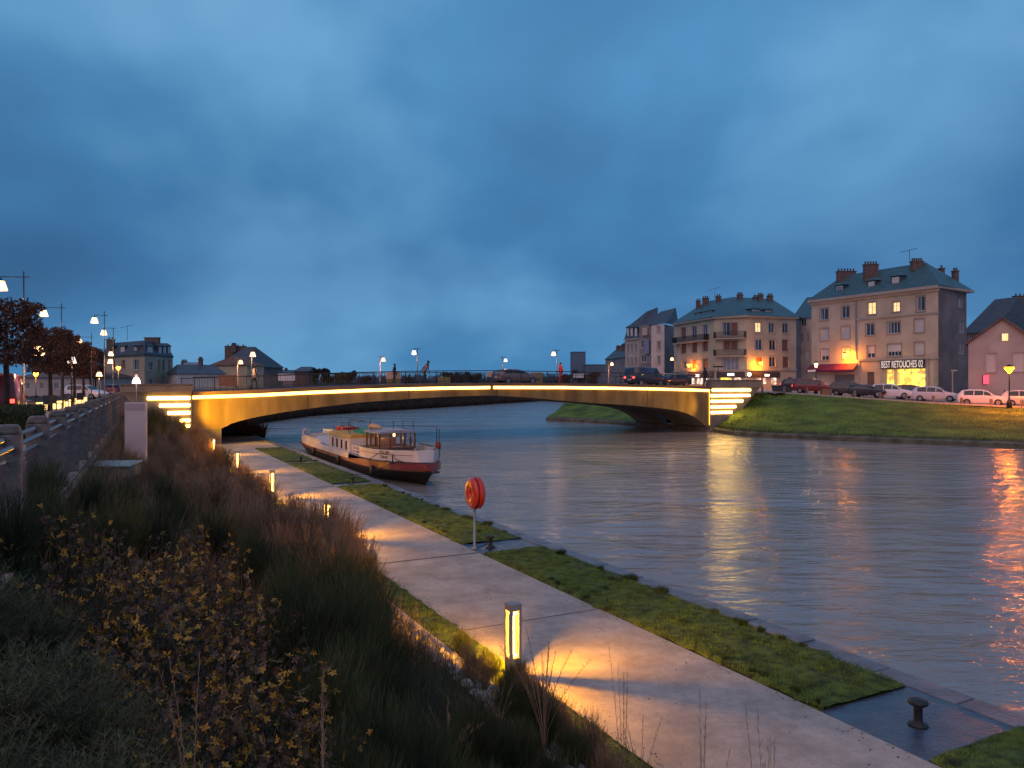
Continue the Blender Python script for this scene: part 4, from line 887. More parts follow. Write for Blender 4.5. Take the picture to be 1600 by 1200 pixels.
car(nline(92,1250), WA, Dk, 'dark car with a lit red tail lamp behind the red estate', 4.0, 1.45, tail=True)
car(nline(83,1607), WA, Wg, 'pale car cut by the right frame edge', 4.1)
t = BT(1008)
def deckpos(x, yo): 
    t = BT(x); D = (t*(50+.8887*yo)+20.8+.4584*yo)/(.8887-.4584*t); return bworld(D, yo, zl(min(max(D,0),DE))+.245)
car(deckpos(1008, 4.0), BANG, cpaint('navy',(.03,.03,.06)), 'dark blue van with red tail lamps driving over the bridge', 3.6, 1.75, van=True, tail=True, group='vehicles on the bridge')
car(deckpos(806, 7.0), BANG, cpaint('sand',(.16,.12,.11)), 'pale car crossing the bridge near the middle of the span', 4.0, 1.35, tail=False, group='vehicles on the bridge')
car(deckpos(1050, 7.4), BANG+PI, Dk, 'dark car with bright headlamps coming onto the bridge', 3.8, 1.4, head=True, group='vehicles on the bridge')
car(base_of(134,75,2.46), ANG-.6, W_, 'white car parked on the left street behind the clipped trees', 3.9, 1.5, group='vehicles on the left street')
car(base_of(176,88,2.46), ANG+PI/2, Rd, 'red-lit car on the left street before the mansard building', 4.0, 1.5, head=True, group='vehicles on the left street')
car(base_of(-2,34,2.46), ANG+PI/2, cpaint('scarlet',(.16,.008,.008)), 'bright red van at the left frame edge behind the first tree', 4.4, 2.0, van=True, tail=True, group='vehicles on the left street')

# ------------------------------------------------------------------ right bank
S_ = [(130,-18.4),(100,3.8),(60,33.3),(47,43),(34.8,52),(27.5,57.5),(21.8,61.8),(19.0,64.9),(18.6,70.0)]
T_ = [(140,-4.7),(110,17.5),(70,47),(57,56.9),(45,65.8),(37.5,71.2),(30.5,76.4),(26.5,79.0),(23.6,73.6)]
def bank(S, T, name_s='lawn', n=10, sub=8):
    rows = []
    for (a, b_), (c, d) in zip(zip(S, S[1:]), zip(T, T[1:])):
        for k in range(sub):
            t = k/sub; s_ = (a[0]+(b_[0]-a[0])*t, a[1]+(b_[1]-a[1])*t); e_ = (c[0]+(d[0]-c[0])*t, c[1]+(d[1]-c[1])*t); rows.append((s_, e_))
    rows.append((S[-1], T[-1])); out = []
    for s_, e_ in rows:
        row = []; zt = zr(*e_)
        for i in range(n+1):
            u_ = i/n; x = s_[0]+(e_[0]-s_[0])*u_; y = s_[1]+(e_[1]-s_[1])*u_
            f = .5*u_ + .5*(u_*u_*(3-2*u_)); z = .12+(zt-.12)*f + .10*noise.noise(Vector((x*.3,y*.3,0)))*(u_*(1-u_)*4)
            row.append((x,y,z))
        out.append(row)
    MB().grid(out).build(name_s, M_lawn, smooth=True, kind='structure'); return rows
rows1 = bank(S_, T_)
S2 = [(14.2,78.5),(12.6,80.5),(10.5,84.5),(7.5,88.6),(4.6,91.2),(4.3,92.6),(6.5,94.6),(14,99),(40,112),(200,200)]
T2 = [(24,84),(24,88),(21,93),(14.5,99.5),(9.2,103),(9.4,103.8),(11,105),(20,110),(46,124),(205,212)]
rows2 = bank(S2, T2)
# stone toe of the bank
for rows in (rows1, rows2):
    b_ = MB(); g2 = []
    for i, (s_, e_) in enumerate(rows):
        d = Vector((e_[0]-s_[0], e_[1]-s_[1])).normalized(); j = .18*noise.noise(Vector((s_[0]*.9,s_[1]*.9,3))); s0 = Vector(s_)-d*(.5+j)
        g2.append([(s0.x,s0.y,-1.0),(s0.x,s0.y,-.05+j*.3),(s_[0]-d.x*.1,s_[1]-d.y*.1,.06+j*.2),(s_[0]+d.x*.25,s_[1]+d.y*.25,.15)])
    b_.grid(g2).build('bank_edge', mat('bank_toe',(.08,.07,.05),(.17,.15,.10),.9,1.2,.8,6,world=True), smooth=False, kind='structure')
# reeds and scrub along the toe
n = 6000; pick = NR.integers(0, len(rows1)-1, n); f = NR.random(n); ps = []
for a, t in zip(pick, f):
    s_, s2_ = rows1[a][0], rows1[a+1][0]; ps.append((s_[0]+(s2_[0]-s_[0])*t+NR.normal(0,.25)+.2, s_[1]+(s2_[1]-s_[1])*t+NR.normal(0,.25)+.2, .05))
blades('bank_grass', np.array(ps), .20, .03, M_broom, 1.2, label='rough dark grass along the foot of the far lawn', cat='grass', kind='stuff')
# lawn blades catch light
n = 40000; pick = NR.integers(0, len(rows1)-1, n); f = NR.random(n); u_ = NR.random(n); ps = []
for a, t, q in zip(pick, f, u_):
    s_, s2_ = rows1[a][0], rows1[a+1][0]; e_, e2_ = rows1[a][1], rows1[a+1][1]
    sx, sy = s_[0]+(s2_[0]-s_[0])*t, s_[1]+(s2_[1]-s_[1])*t; ex, ey = e_[0]+(e2_[0]-e_[0])*t, e_[1]+(e2_[1]-e_[1])*t; x, y = sx+(ex-sx)*q, sy+(ey-sy)*q
    ff = .5*q+.5*(q*q*(3-2*q)); ps.append((x, y, .12+(zr(ex,ey)-.12)*ff))
blades('lawn_grass', np.array(ps), .07, .05, M_blade, 1.2, label='grass blades of the sloping lawn on the far bank', cat='grass', kind='stuff')
# street behind the lawns
g_ = MB(); far = [(240,60),(240,120),(240,160),(240,200),(240,260),(200,300),(150,330),(100,340),(60,330)]
T3 = T_[:-1]+[(25.8,75.5)]
MB().grid([[(t_[0],t_[1],zr(*t_)-.01),(t_[0]+1.2*.594,t_[1]+1.2*.804,zr(*t_)),(t_[0]+(f_[0]-t_[0])*.12,t_[1]+(f_[1]-t_[1])*.12,zr(t_[0]+(f_[0]-t_[0])*.12,t_[1]+(f_[1]-t_[1])*.12)),(t_[0]+(f_[0]-t_[0])*.3,t_[1]+(f_[1]-t_[1])*.3,zr(t_[0]+(f_[0]-t_[0])*.3,t_[1]+(f_[1]-t_[1])*.3)),(f_[0],f_[1],2.2)] for t_, f_ in zip(T3, far)]).build('far_street_ground', M_pave, kind='structure')
MB().add([(x,y,3.05) for x,y in T2]+[(230,280),(120,330),(60,250),(28,140),(30,76)] and [(x,y,2.0 if i > 5 else 2.3) for i,(x,y) in enumerate(T2)]+[(205,400,2.0),(60,400,2.2),(34,130,3.0),(32,90,3.15),(27,76,3.15)], [tuple(range(len(T2)+5))]).build('far_street_ground', M_asph, kind='structure')
MB().grid([[(t_[0]-.1,t_[1]-.1,zr(*t_)-.05),(t_[0]-.1,t_[1]-.1,zr(*t_)+.10),(t_[0]+.25,t_[1]+.25,zr(*t_)+.10),(t_[0]+.25,t_[1]+.25,zr(*t_)-.1)] for t_ in T_[:-1]]).build('far_street_kerb', M_edge, kind='structure')
# stone posts along the lawn top
def lpost(): return MB().lathe([(.13,-.1),(.13,.62),(.11,.70),(.03,.73)], n=10).build('stone_post', M_granite, smooth=False)
lp = None
for k in range(19):
    a = -1.0+2.25*k; p_ = Vector((26.8+.804*a, 79.2-.594*a, 0)); p_.z = zr(p_.x,p_.y)
    if lp is None: o = lp = lpost()
    else: o = lp.copy(); COL.objects.link(o)
    o.location = p_; tag(o, 'short grey stone post at the top edge of the far lawn', 'post', 'stone posts along the far lawn')

# land beyond
def poly(name, pts, mt): return MB().add(pts, [tuple(range(len(pts)))]).build(name, mt, kind='structure')
SL = [(-19.6,59.4),(-24.8,70),(-27.5,78),(-28.4,86),(-27.8,104),(-22,122),(-14,141),(-5,165),(6,193),(30,222),(70,250),(200,330)]
b_ = MB(); rows = []
for i, (x, y) in enumerate(SL):
    p0 = Vector(SL[max(0,i-1)]); p1 = Vector(SL[min(len(SL)-1,i+1)]); d = (p1-p0).normalized(); nrm = Vector((-d.y, d.x))
    rows.append([(x-nrm.x*.5,y-nrm.y*.5,-1),(x,y,-.1),(x+nrm.x*3,y+nrm.y*3,1.2),(x+nrm.x*7,y+nrm.y*7,2.4),(x+nrm.x*14,y+nrm.y*14,2.5)])
b_.grid(rows).build('far_bank_ground', M_bank, smooth=True, kind='structure')
poly('far_ground', [(r_[4][0],r_[4][1],2.45) for r_ in rows]+[(400,900,2.4),(-700,900,2.4),(-700,60,2.4),(-60,60,2.4)], M_bank)
poly('horizon_ground', [(-1500,500,1.8),(1500,330,1.8),(3000,2400,1.8),(-3000,2400,1.8)], M_bank)

# ------------------------------------------------------------------ buildings
def fac_at(A, B, x, y):
    t = BT(x); dx, dy = B[0]-A[0], B[1]-A[1]; k = (t*A[1]-A[0])/(dx-t*dy); Ln = math.hypot(dx,dy); Y = A[1]+dy*k
    return k*Ln, CAMZ-(y-600)/1200*Y
def facade(root, A, B, z0, z1, mt, wins, name='wall', trim=True, depth=.16, tmat=None):
    """wall A-B (left to right as seen), with real openings; wins: (x0,x1,y0,y1,kind) in view columns, or dict"""
    Av = Vector((*A,0)); dx = (Vector((*B,0))-Av); Ln = dx.length; e1 = dx.normalized(); nout = Vector((e1.y,-e1.x,0))
    if nout.y > 0 and False: nout = -nout
    off = -root.location
    W3 = lambda d, z, o=0.0: Av+e1*d+nout*o+Vector((0,0,z))+off
    hs = []
    for x0, x1, y0, y1, kd in wins:
        xm = (x0+x1)/2; d0, _ = fac_at(A,B,x0,y0); d1, _ = fac_at(A,B,x1,y0); zt = fac_at(A,B,xm,y0)[1]; zb_ = fac_at(A,B,xm,y1)[1]
        d0 = max(.06,d0); d1 = min(Ln-.06,d1); zb_ = max(zb_, z0+.05); zt = min(zt, z1-.05)
        if d1-d0 > .1 and zt-zb_ > .1: hs.append((d0,d1,zb_,zt,kd))
    ds = sorted({0,Ln,*[h[0] for h in hs],*[h[1] for h in hs]}); zs = sorted({z0,z1,*[h[2] for h in hs],*[h[3] for h in hs]})
    w_ = MB()
    for a, b_ in zip(ds, ds[1:]):
        for c, d in zip(zs, zs[1:]):
            if any(h[0]-1e-4 <= a and b_ <= h[1]+1e-4 and h[2]-1e-4 <= c and d <= h[3]+1e-4 for h in hs): continue
            w_.add([W3(a,c),W3(b_,c),W3(b_,d),W3(a,d)], [(0,1,2,3)])
    for d0,d1,a,c,kd in hs:
        w_.add([W3(d0,a),W3(d1,a),W3(d1,c),W3(d0,c),W3(d0,a,-depth),W3(d1,a,-depth),W3(d1,c,-depth),W3(d0,c,-depth)], [(0,4,5,1),(1,5,6,2),(2,6,7,3),(3,7,4,0)])
    w_.build(name, mt, root)
    def slab(b_, d0,d1,a,c,o0,o1): b_.hexa([W3(d0,a,o0),W3(d1,a,o0),W3(d1,a,o1),W3(d0,a,o1),W3(d0,c,o0),W3(d1,c,o0),W3(d1,c,o1),W3(d0,c,o1)])
    for d0,d1,a,c,kd in hs:
        pane = {'g':M_glass,'s':M_shut,'r':M_red,'l':M_lit,'h':M_glass,'k':M_shop,'p':M_shopw,'d':M_doorm,'q':M_roll,'y':M_shopt,'c':M_curt}[kd]
        f = MB(); fw = .07
        if kd in 'kpy': fw = .05
        slab(f,d0,d0+fw,a,c,-depth+.02,-depth+.07); slab(f,d1-fw,d1,a,c,-depth+.02,-depth+.07); slab(f,d0+fw,d1-fw,c-fw,c,-depth+.02,-depth+.068); slab(f,d0+fw,d1-fw,a,a+fw,-depth+.02,-depth+.068)
        if kd in 'glhc': 
            m_ = (d0+d1)/2; slab(f,m_-.035,m_+.035,a+fw,c-fw,-depth+.02,-depth+.065)
            if d1-d0 > 1.7:
                for q in (.25,.75): m_ = d0+(d1-d0)*q; slab(f,m_-.03,m_+.03,a+fw,c-fw,-depth+.02,-depth+.064)
        if kd == 'k':
            for q in range(1,4): m_ = d0+(d1-d0)*q/4; slab(f,m_-.02,m_+.02,c-(c-a)*.22,c-fw,-depth+.02,-depth+.064)
            slab(f,d0+fw,d1-fw,c-(c-a)*.24,c-(c-a)*.22,-depth+.02,-depth+.063)
        if kd == 'l': 
            q = a+(c-a)*.6; slab(f,d0+fw,d1-fw,q-.02,q+.02,-depth+.02,-depth+.06)
        fo = f.build('window' if kd not in 'dq' else 'door', M_frame if kd not in 'dqr' else M_trim, root)
        pn = MB(); pn.add([W3(d0,a,-depth+.01),W3(d1,a,-depth+.01),W3(d1,c,-depth+.01),W3(d0,c,-depth+.01)], [(0,1,2,3)]); pn.build('pane' if kd in 'glhkpyc' else ('shutter' if kd in 'srq' else 'leaf'), pane, fo)
        if kd == 'g' and R.random() < .4: pn.v = list(pn.v); pn.add([W3(d0+fw,a+fw,-depth+.013),W3(d0+(d1-d0)*.3,a+fw,-depth+.013),W3(d0+(d1-d0)*.22,c-fw,-depth+.013),W3(d0+fw,c-fw,-depth+.013)], [(0,1,2,3)]); q_ = MB(); q_.v = pn.v[4:]; q_.f = [(0,1,2,3)]; q_.build('curtain', M_curt, fo)
        if kd == 'h': slab(pn2 := MB(), d0+fw,d1-fw,a+(c-a)*.38,c-fw,-depth+.07,-depth+.09); pn2.build('shutter', M_shut, fo)
        if trim and kd not in 'dqkpy':
            t_ = MB(); slab(t_,d0-.12,d1+.12,a-.14,a-.02,-.05,.09); slab(t_,d0-.14,d0-.01,a-.018,c+.14,-.04,.03); slab(t_,d1+.01,d1+.14,a-.018,c+.14,-.04,.03); slab(t_,d0-.008,d1+.008,c+.01,c+.14,-.04,.03)
            t_.build('surround', tmat or M_trim, fo)
    return W3, Ln, slab
M_roll = mat('garage_roller',(.16,.14,.13),(.22,.20,.18),.6,1,stretch=(1,1,20),bump=.3); M_curt = mat('curtained_glass',(.20,.20,.27),(.30,.30,.38),.2,1.5)
def band(root, W3, slab, d0, d1, a, c, o0, o1, name, mt):
    b_ = MB(); slab(b_, d0,d1,a,c,o0,o1); return b_.build(name, mt, root)
def tri(root, name, pts, fs, mt): 
    return MB().add([Vector(p_)-root.location for p_ in pts], fs).build(name, mt, root)
def chimney(root, x0, x1, y0, y1, Y, parent=None, pots=4, mt=None):
    p0 = px(x0,y0,Y); p1 = px(x1,y1,Y); wd = p1.x-p0.x; c = MB(); o = root.location; hz = p0.z-.45
    c.box(p0.x-o.x, p1.x-o.x, Y-o.y-.35, Y-o.y+.35, p1.z-1.2-o.z, hz-o.z); c.box(p0.x-o.x-.08, p1.x-o.x+.08, Y-o.y-.42, Y-o.y+.42, hz-o.z+.002, hz-o.z+.12)
    co_ = c.build('chimney', mt or M_brick, root); 
    for k in range(pots):
        xx = p0.x+wd*(k+.5)/pots-o.x; MB().lathe([(.12,0),(.10,.28*R.uniform(.8,1.3)),(.13,.30),(.13,.36)], (xx,Y-o.y,hz-o.z+.12), 8).build('chimney_pot', M_pot, co_)
def antenna(root, x, y0, y1, Y):
    p0 = px(x,y0,Y)-root.location; p1 = px(x,y1,Y)-root.location; a = MB(); a.tube([p1,p0], .03, 5); a.tube([p0+Vector((-1.2,0,-.25)),p0+Vector((.9,0,.25))], .02, 5)
    for q in range(7): u_ = -1.1+q*.32; a.tube([p0+Vector((u_,-.3,u_*.22)),p0+Vector((u_,.3,u_*.22))], .012, 4)
    a.build('antenna', M_dark, root)
def dormer(root, A, B, x0, x1, y0, y1, kind, rmat, inset=.5, deep=2.6):
    """box dormer standing on the roof, front parallel to facade A-B"""
    Av = Vector((*A,0)); dx = Vector((*B,0))-Av; e1 = dx.normalized(); nout = Vector((e1.y,-e1.x,0)); A2 = Av-nout*inset; B2 = Vector((*B,0))-nout*inset
    d0, _ = fac_at(A2,B2,x0,y0); d1, _ = fac_at(A2,B2,x1,y0); xm = (x0+x1)/2; zt = fac_at(A2,B2,xm,y0)[1]; zb_ = fac_at(A2,B2,xm,y1)[1]; off = -root.location
    W3 = lambda d, z, o=0.0: A2+e1*d+nout*o+Vector((0,0,z))+off; m_ = .22
    def slab(b_, d0,d1,a,c,o0,o1): b_.hexa([W3(d0,a,o0),W3(d1,a,o0),W3(d1,a,o1),W3(d0,a,o1),W3(d0,c,o0),W3(d1,c,o0),W3(d1,c,o1),W3(d0,c,o1)])
    b_ = MB(); slab(b_,d0-m_,d1+m_,zb_-.3,zt+.15,-deep,0); do = b_.build('dormer', M_slated, root)
    b_ = MB(); a = d0-m_-.2; c = d1+m_+.2; mid_ = (a+c)/2; b_.add([W3(a,zt+.152,.2),W3(c,zt+.152,.2),W3(c,zt+.152,-deep-.8),W3(a,zt+.152,-deep-.8),W3(mid_,zt+.62,-.25),W3(mid_,zt+.62,-deep-.8)], [(0,1,4),(1,2,5,4),(3,0,4,5),(2,3,5),(3,2,1,0)]); b_.build('dormer_roof', rmat, do)
    f = MB(); slab(f,d0,d1,zb_,zt,0.01,.05); f.build('dormer_window', M_frame, do); f = MB(); slab(f,d0+.1,d1-.1,zb_+.1,zt-.1,.051,.07); f.build('pane', M_curt if kind == 'g' else M_shut, do)
def hip(root, ring, ridge, faces, mt, name='roof'): return tri(root, name, ring+ridge, faces, mt)

# --- building C : tailor shop
A=(42.4,108.7); B=(51.06,92.0); C2=(57.4,97.0); D2=(48.7,113.7); zc1 = 15.5
bc = empty('corner_shop_building', (A[0],A[1],2.3), 0, 'four storey beige building with teal hipped roof and the lit tailor shop', 'building')
wins = [(1281,1294,482,500,'g'),(1315,1327,478.5,497,'g'),(1356,1368.5,472.5,491,'l'),(1395,1406,472,487,'l'),(1432,1445,463,486,'g'),
 (1282,1294.6,513,531.6,'s'),(1315,1328,510,529.5,'s'),(1353,1365.6,505.6,524,'g'),(1386.6,1406,503,521,'g'),(1429,1444,498,518.6,'s'),
 (1283,1295,545.7,563,'h'),(1316,1328,543.5,561,'s'),(1355,1366.7,540.7,559.3,'h'),(1387,1408,537.7,556.5,'h'),(1429,1444,535,554,'s'),
 (1303,1335,584.7,616,'q'),(1354,1366,581,616,'d'),(1385,1397,577,606,'k'),(1401,1446,576,605,'k')]
W3, Ln, slab = facade(bc, A, B, 2.0, zc1, M_beigeC, wins, tmat=M_sidewt if 'M_sidewt' in globals() else mat('trim_tan',(.36,.25,.20),(.42,.30,.25),.9,1))
band(bc,W3,slab,-.3,Ln+.3,zc1-.02,zc1+.32,-.3,.5,'cornice',M_trim); band(bc,W3,slab,-.1,Ln+.12,zc1-.34,zc1-.021,-.1,.22,'cornice',M_beigeC)
d0 = fac_at(A,B,1338,500)[0]; zz = fac_at(A,B,1400,494)[1]; band(bc,W3,slab,d0,Ln+.1,zz-.1,zz+.12,-.05,.16,'string_course',M_trim)
zz = fac_at(A,B,1400,562)[1]; band(bc,W3,slab,fac_at(A,B,1342,500)[0],Ln+.1,zz-.05,zz+.2,-.05,.2,'string_course',M_trim)
for xs in (1342,1378,1449,1465):
    d = fac_at(A,B,xs,600)[0]; band(bc,W3,slab,min(d,Ln-.3)-.2,min(d,Ln-.3)+.2,2.05,zz-.06,-.03,.10,'pilaster',M_trim)
d = fac_at(A,B,1338,500)[0]; band(bc,W3,slab,d-.08,d+.08,zz+.2,zc1-.4,.0,.14,'downpipe',M_galv)
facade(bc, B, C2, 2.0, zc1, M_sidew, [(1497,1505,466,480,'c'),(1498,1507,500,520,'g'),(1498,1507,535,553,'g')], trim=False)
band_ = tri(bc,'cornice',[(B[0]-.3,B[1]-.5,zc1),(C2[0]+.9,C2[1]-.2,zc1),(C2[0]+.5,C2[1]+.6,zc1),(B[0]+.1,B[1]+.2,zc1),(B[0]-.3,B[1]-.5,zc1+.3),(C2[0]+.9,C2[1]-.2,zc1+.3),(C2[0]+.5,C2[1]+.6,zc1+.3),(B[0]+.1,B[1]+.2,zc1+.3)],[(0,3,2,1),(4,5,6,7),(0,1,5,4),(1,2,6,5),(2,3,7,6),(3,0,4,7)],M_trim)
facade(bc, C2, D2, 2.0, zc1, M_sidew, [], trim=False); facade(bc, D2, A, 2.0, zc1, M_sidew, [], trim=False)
e1 = (Vector(B)-Vector(A)).normalized(); no = Vector((e1.y,-e1.x))
def ex(p_, a, o): return (p_[0]+e1.x*a+no.x*o, p_[1]+e1.y*a+no.y*o, zc1+.32)
ring = [ex(A,-.4,.5), ex(B,.5,.5), (C2[0]+.8,C2[1]-.1,zc1+.32), (D2[0]+.2,D2[1]+.6,zc1+.32)]; ridge = [(47.0,109.0,19.4),(52.7,97.8,19.5)]
hip(bc, ring, ridge, [(0,1,5,4),(1,2,5),(2,3,4,5),(3,0,4)], M_slateb)
for a in ((1307,1316.5,447,463,'g'),(1357,1366.5,440,455,'s'),(1394,1405,433,448,'s')): dormer(bc, A, B, *a, M_slateb, inset=.9)
chimney(bc,1308,1336,420,441,108,pots=6); chimney(bc,1350,1371,409,434,103,pots=5); chimney(bc,1424,1441,404,409,98,pots=5); chimney(bc,1468,1474,415,430,99,pots=1); chimney(bc,1489,1496,419,444,98,pots=2)
antenna(bc,1421,391,410,98)
# awning, sign, text
d0 = max(-.1,fac_at(A,B,1267,575)[0]); d1 = fac_at(A,B,1341,575)[0]; za = fac_at(A,B,1304,568.5)[1]; zb_ = fac_at(A,B,1304,581)[1]
o = bc.location; b_ = MB(); b_.add([W3(d0,za,.02),W3(d1,za,.02),W3(d1,zb_+.25,1.0),W3(d0,zb_+.25,1.0),W3(d1,zb_-.05,1.0),W3(d0,zb_-.05,1.0)], [(0,3,2,1),(3,5,4,2),(0,5,3),(1,2,4)]); b_.build('awning', M_awn, bc)
d0 = fac_at(A,B,1378,575)[0]; d1 = fac_at(A,B,1446.5,575)[0]; zs0 = fac_at(A,B,1412,576)[1]; zs1 = fac_at(A,B,1412,562.5)[1]
band(bc,W3,slab,d0,d1,zs0,zs1,.21,.30,'sign_board',M_signback)
def text(body, size, org, ex_, mt, parent, width=None, name='lettering', extrude=.01, up=Vector((0,0,1))):
    cu = bpy.data.curves.new(name, 'FONT'); cu.body = body; cu.size = size; cu.extrude = extrude; cu.offset = .012*size; tmp = bpy.data.objects.new('tmp', cu); COL.objects.link(tmp)
    bpy.context.view_layer.update(); me = bpy.data.meshes.new_from_object(tmp.evaluated_get(bpy.context.evaluated_depsgraph_get())); bpy.data.objects.remove(tmp)
    ob = bpy.data.objects.new(name, me); COL.objects.link(ob); me.materials.clear(); me.materials.append(mt)
    xs = [v.co.x for v in me.vertices]; k = (width/(max(xs)-min(xs))) if width else 1.0
    for v in me.vertices: v.co.x = (v.co.x-min(xs))*k
    ez = ex_.cross(up).normalized(); M_ = Matrix((( *[ex_.x,up.x,ez.x],org.x),(*[ex_.y,up.y,ez.y],org.y),(*[ex_.z,up.z,ez.z],org.z),(0,0,0,1)))
    ob.parent = parent; ob.matrix_local = M_; return ob
e1v = Vector((e1.x,e1.y,0)); text('BEST RETOUCHES 02', (zs1-zs0)*1.12, W3(d0+.15, zs0+.16, .315), e1v, M_sign, bc, width=d1-d0-.3)
text('ends', .5, W3(.2, zb_+.05, 1.01), e1v, M_sign, bc, width=1.5)
# wall lantern on C
def wall_lantern(x, y, A, B, out, lab, pw=170, glow=M_sodw):
    d, z = fac_at(A,B,x,y); Av = Vector((*A,0)); e_ = (Vector((*B,0))-Av).normalized(); no_ = Vector((e_.y,-e_.x,0)); p_ = Av+e_*d+no_*.02; p_.z = z
    r_ = empty('wall_lantern', p_, 0, lab, 'lantern', 'orange wall lanterns on the far street'); 
    MB().tube([no_*0+Vector((0,0,-.5)),no_*.5+Vector((0,0,-.55)),no_*out+Vector((0,0,-.25))], .03, 6).build('bracket', M_dark, r_)
    c = no_*out; MB().lathe([(.12,-.25),(.30,.12),(.28,.16)], (c.x,c.y,0), 10).build('lantern', glow, r_, True); MB().lathe([(.34,.162),(.2,.3),(.03,.42)], (c.x,c.y,0), 10).build('lantern_cap', M_dark, r_, True)
    q = no_*(out*.55); point((q.x,q.y,-.5), pw, (1,.36,.02), .15, r_)
wall_lantern(1329,555,A,B,1.1,'orange lantern on a bracket above the red awning', 480)

# --- building B : rounded corner building
A1=(28.9,137); A2=(32.5,123); A3=(36.7,120); A4=(45.7,123.5); zcb = 14.5
bb = empty('corner_building', (A2[0],A2[1],3.2), 0, 'beige corner building with balconies, rounded blue slate roof and many chimneys', 'building')
F1 = [(1064,1071.7,511.7,530,'r'),(1081,1088.5,510,528,'g'),(1097.5,1105,507.5,527,'g'),(1064,1072,535,552.5,'r'),(1081,1089,535,551,'r'),(1098,1106,533,549,'r'),(1065,1073,563,577,'g'),(1081,1088,562,577,'r'),(1098,1106.5,560,576,'r'),(1078,1085,590,601,'p'),(1088,1098,589,601,'p'),(1101,1108,590,601,'p')]
F2 = [(1128,1141,504,525,'g'),(1142,1152.5,504,525,'r'),(1130,1141,532,547,'r'),(1142,1152.5,532,547,'r'),(1129,1154,559,578,'c'),(1125,1143,588,601,'k'),(1146,1158,588,601,'p')]
F3 = [(1180,1189,504,519,'l'),(1201,1210,505,520,'g'),(1222.5,1231.7,505,521,'g'),(1180,1191,530,547,'g'),(1202,1212,531,547,'g'),(1222,1232,531,549,'r'),(1181,1192,557.5,573,'r'),(1202,1212,557.5,573,'g'),(1223,1232.5,557.5,575,'r'),(1182,1190,590,605,'p'),(1193,1198,590,600,'p'),(1205,1214,590,601,'p'),(1231,1237,589,605,'d')]
for (a, c, F) in ((A1,A2,F1),(A2,A3,F2),(A3,A4,F3)):
    W3, Ln, slab = facade(bb, a, c, 2.9, zcb, M_beige, F)
    band(bb,W3,slab,-.25,Ln+.25,zcb-.05,zcb+.25,-.2,.45,'cornice',M_trim)
    band(bb,W3,slab,-.02,Ln+.02,6.1,6.3,-.05,.18,'string_course',M_trim)
    if F is F1: band(bb,W3,slab,fac_at(a,c,1076,585)[0],Ln-.3,5.0,5.9,.0,.12,'shop_fascia',M_signback); q=fac_at(a,c,1088,586)[0]; band(bb,W3,slab,q,q+1.3,5.2,5.6,.125,.16,'shop_sign',M_signb)
    if F is F2: band(bb,W3,slab,.3,Ln-.3,5.0,5.9,.0,.12,'shop_fascia',M_signback); q=fac_at(a,c,1137,585)[0]; band(bb,W3,slab,q,q+1.1,5.3,5.7,.125,.16,'shop_sign',M_signb)
    if F is F3: band(bb,W3,slab,.4,fac_at(a,c,1218,585)[0],5.0,5.9,.0,.12,'shop_fascia',M_signback); q=fac_at(a,c,1194,585)[0]; band(bb,W3,slab,q,q+.9,5.2,5.55,.125,.16,'shop_sign',M_signb)
    bal = {id(F1):[(1057.5,1107.5,534)],id(F2):[(1118,1166,528.5),(1118,1166,556)],id(F3):[]}[id(F)]
    for x0, x1, y in bal:
        q0 = max(0,fac_at(a,c,x0,y)[0]); q1 = min(Ln,fac_at(a,c,x1,y)[0]); zf = fac_at(a,c,(x0+x1)/2,y)[1]; b_ = MB(); slab(b_,q0,q1,zf-.15,zf,.0,.95); bo = b_.build('balcony', M_trim, bb)
        rl = MB(); slab(rl,q0,q1,zf+.95,zf+1.0,.86,.91); slab(rl,q0,q1,zf+.1,zf+.14,.86,.91); u_ = q0
        while u_ < q1: slab(rl,u_,u_+.03,zf+.14,zf+.95,.87,.90); u_ += .14
        slab(rl,q0,q0+.04,zf,zf+1,.0,.9); slab(rl,q1-.04,q1,zf,zf+1,.0,.9); rl.build('railing', M_dark, bo)
B1=(36,143); B4=(50,131)
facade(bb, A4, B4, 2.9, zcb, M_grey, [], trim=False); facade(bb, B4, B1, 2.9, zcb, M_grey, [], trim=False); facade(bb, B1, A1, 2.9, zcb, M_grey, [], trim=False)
zr_ = zcb+.25; ring = [(A1[0]-.5,A1[1]-.1,zr_),(A2[0]-.5,A2[1]-.4,zr_),(A3[0],A3[1]-.55,zr_),(A4[0]+.5,A4[1]-.4,zr_),(B4[0]+.3,B4[1]+.3,zr_),(B1[0],B1[1]+.4,zr_)]
r1 = px(1103,471,136); r2 = px(1146,464,131); r3 = px(1206,467,131); ridge = [tuple(r1),tuple(r2),tuple(r3)]
hip(bb, ring, ridge, [(0,1,6),(1,2,7,6),(2,3,8,7),(3,4,8),(4,5,6,7,8),(5,0,6)], M_slateb)
for a in ((1088,1094,467,478,135,2),(1098,1107,463,475,134,3),(1119,1126,460,471,132,2),(1152,1160,457,469,130,3),(1177,1182,461,470,130,2),(1184,1192,458,469,130,3),(1199,1207,459,471,130,3)): chimney(bb,*a[:5],pots=a[5])
antenna(bb,1117,451,466,132)
for (a, c, q) in ((A1,A2,(1086,1095,490,496)),(A1,A2,(1102,1112,487,494)),(A3,A4,(1175,1186,484,490)),(A3,A4,(1196,1205,485,491))):
    dormer(bb, a, c, *q, 'g', M_slateb, inset=1.2, deep=1.2)
wall_lantern(1085,571,A1,A2,1.0,'orange lantern between the left shutters of the corner building', 240); wall_lantern(1182,568,A3,A4,1.0,'orange lantern right of the balconies on the corner building', 460)
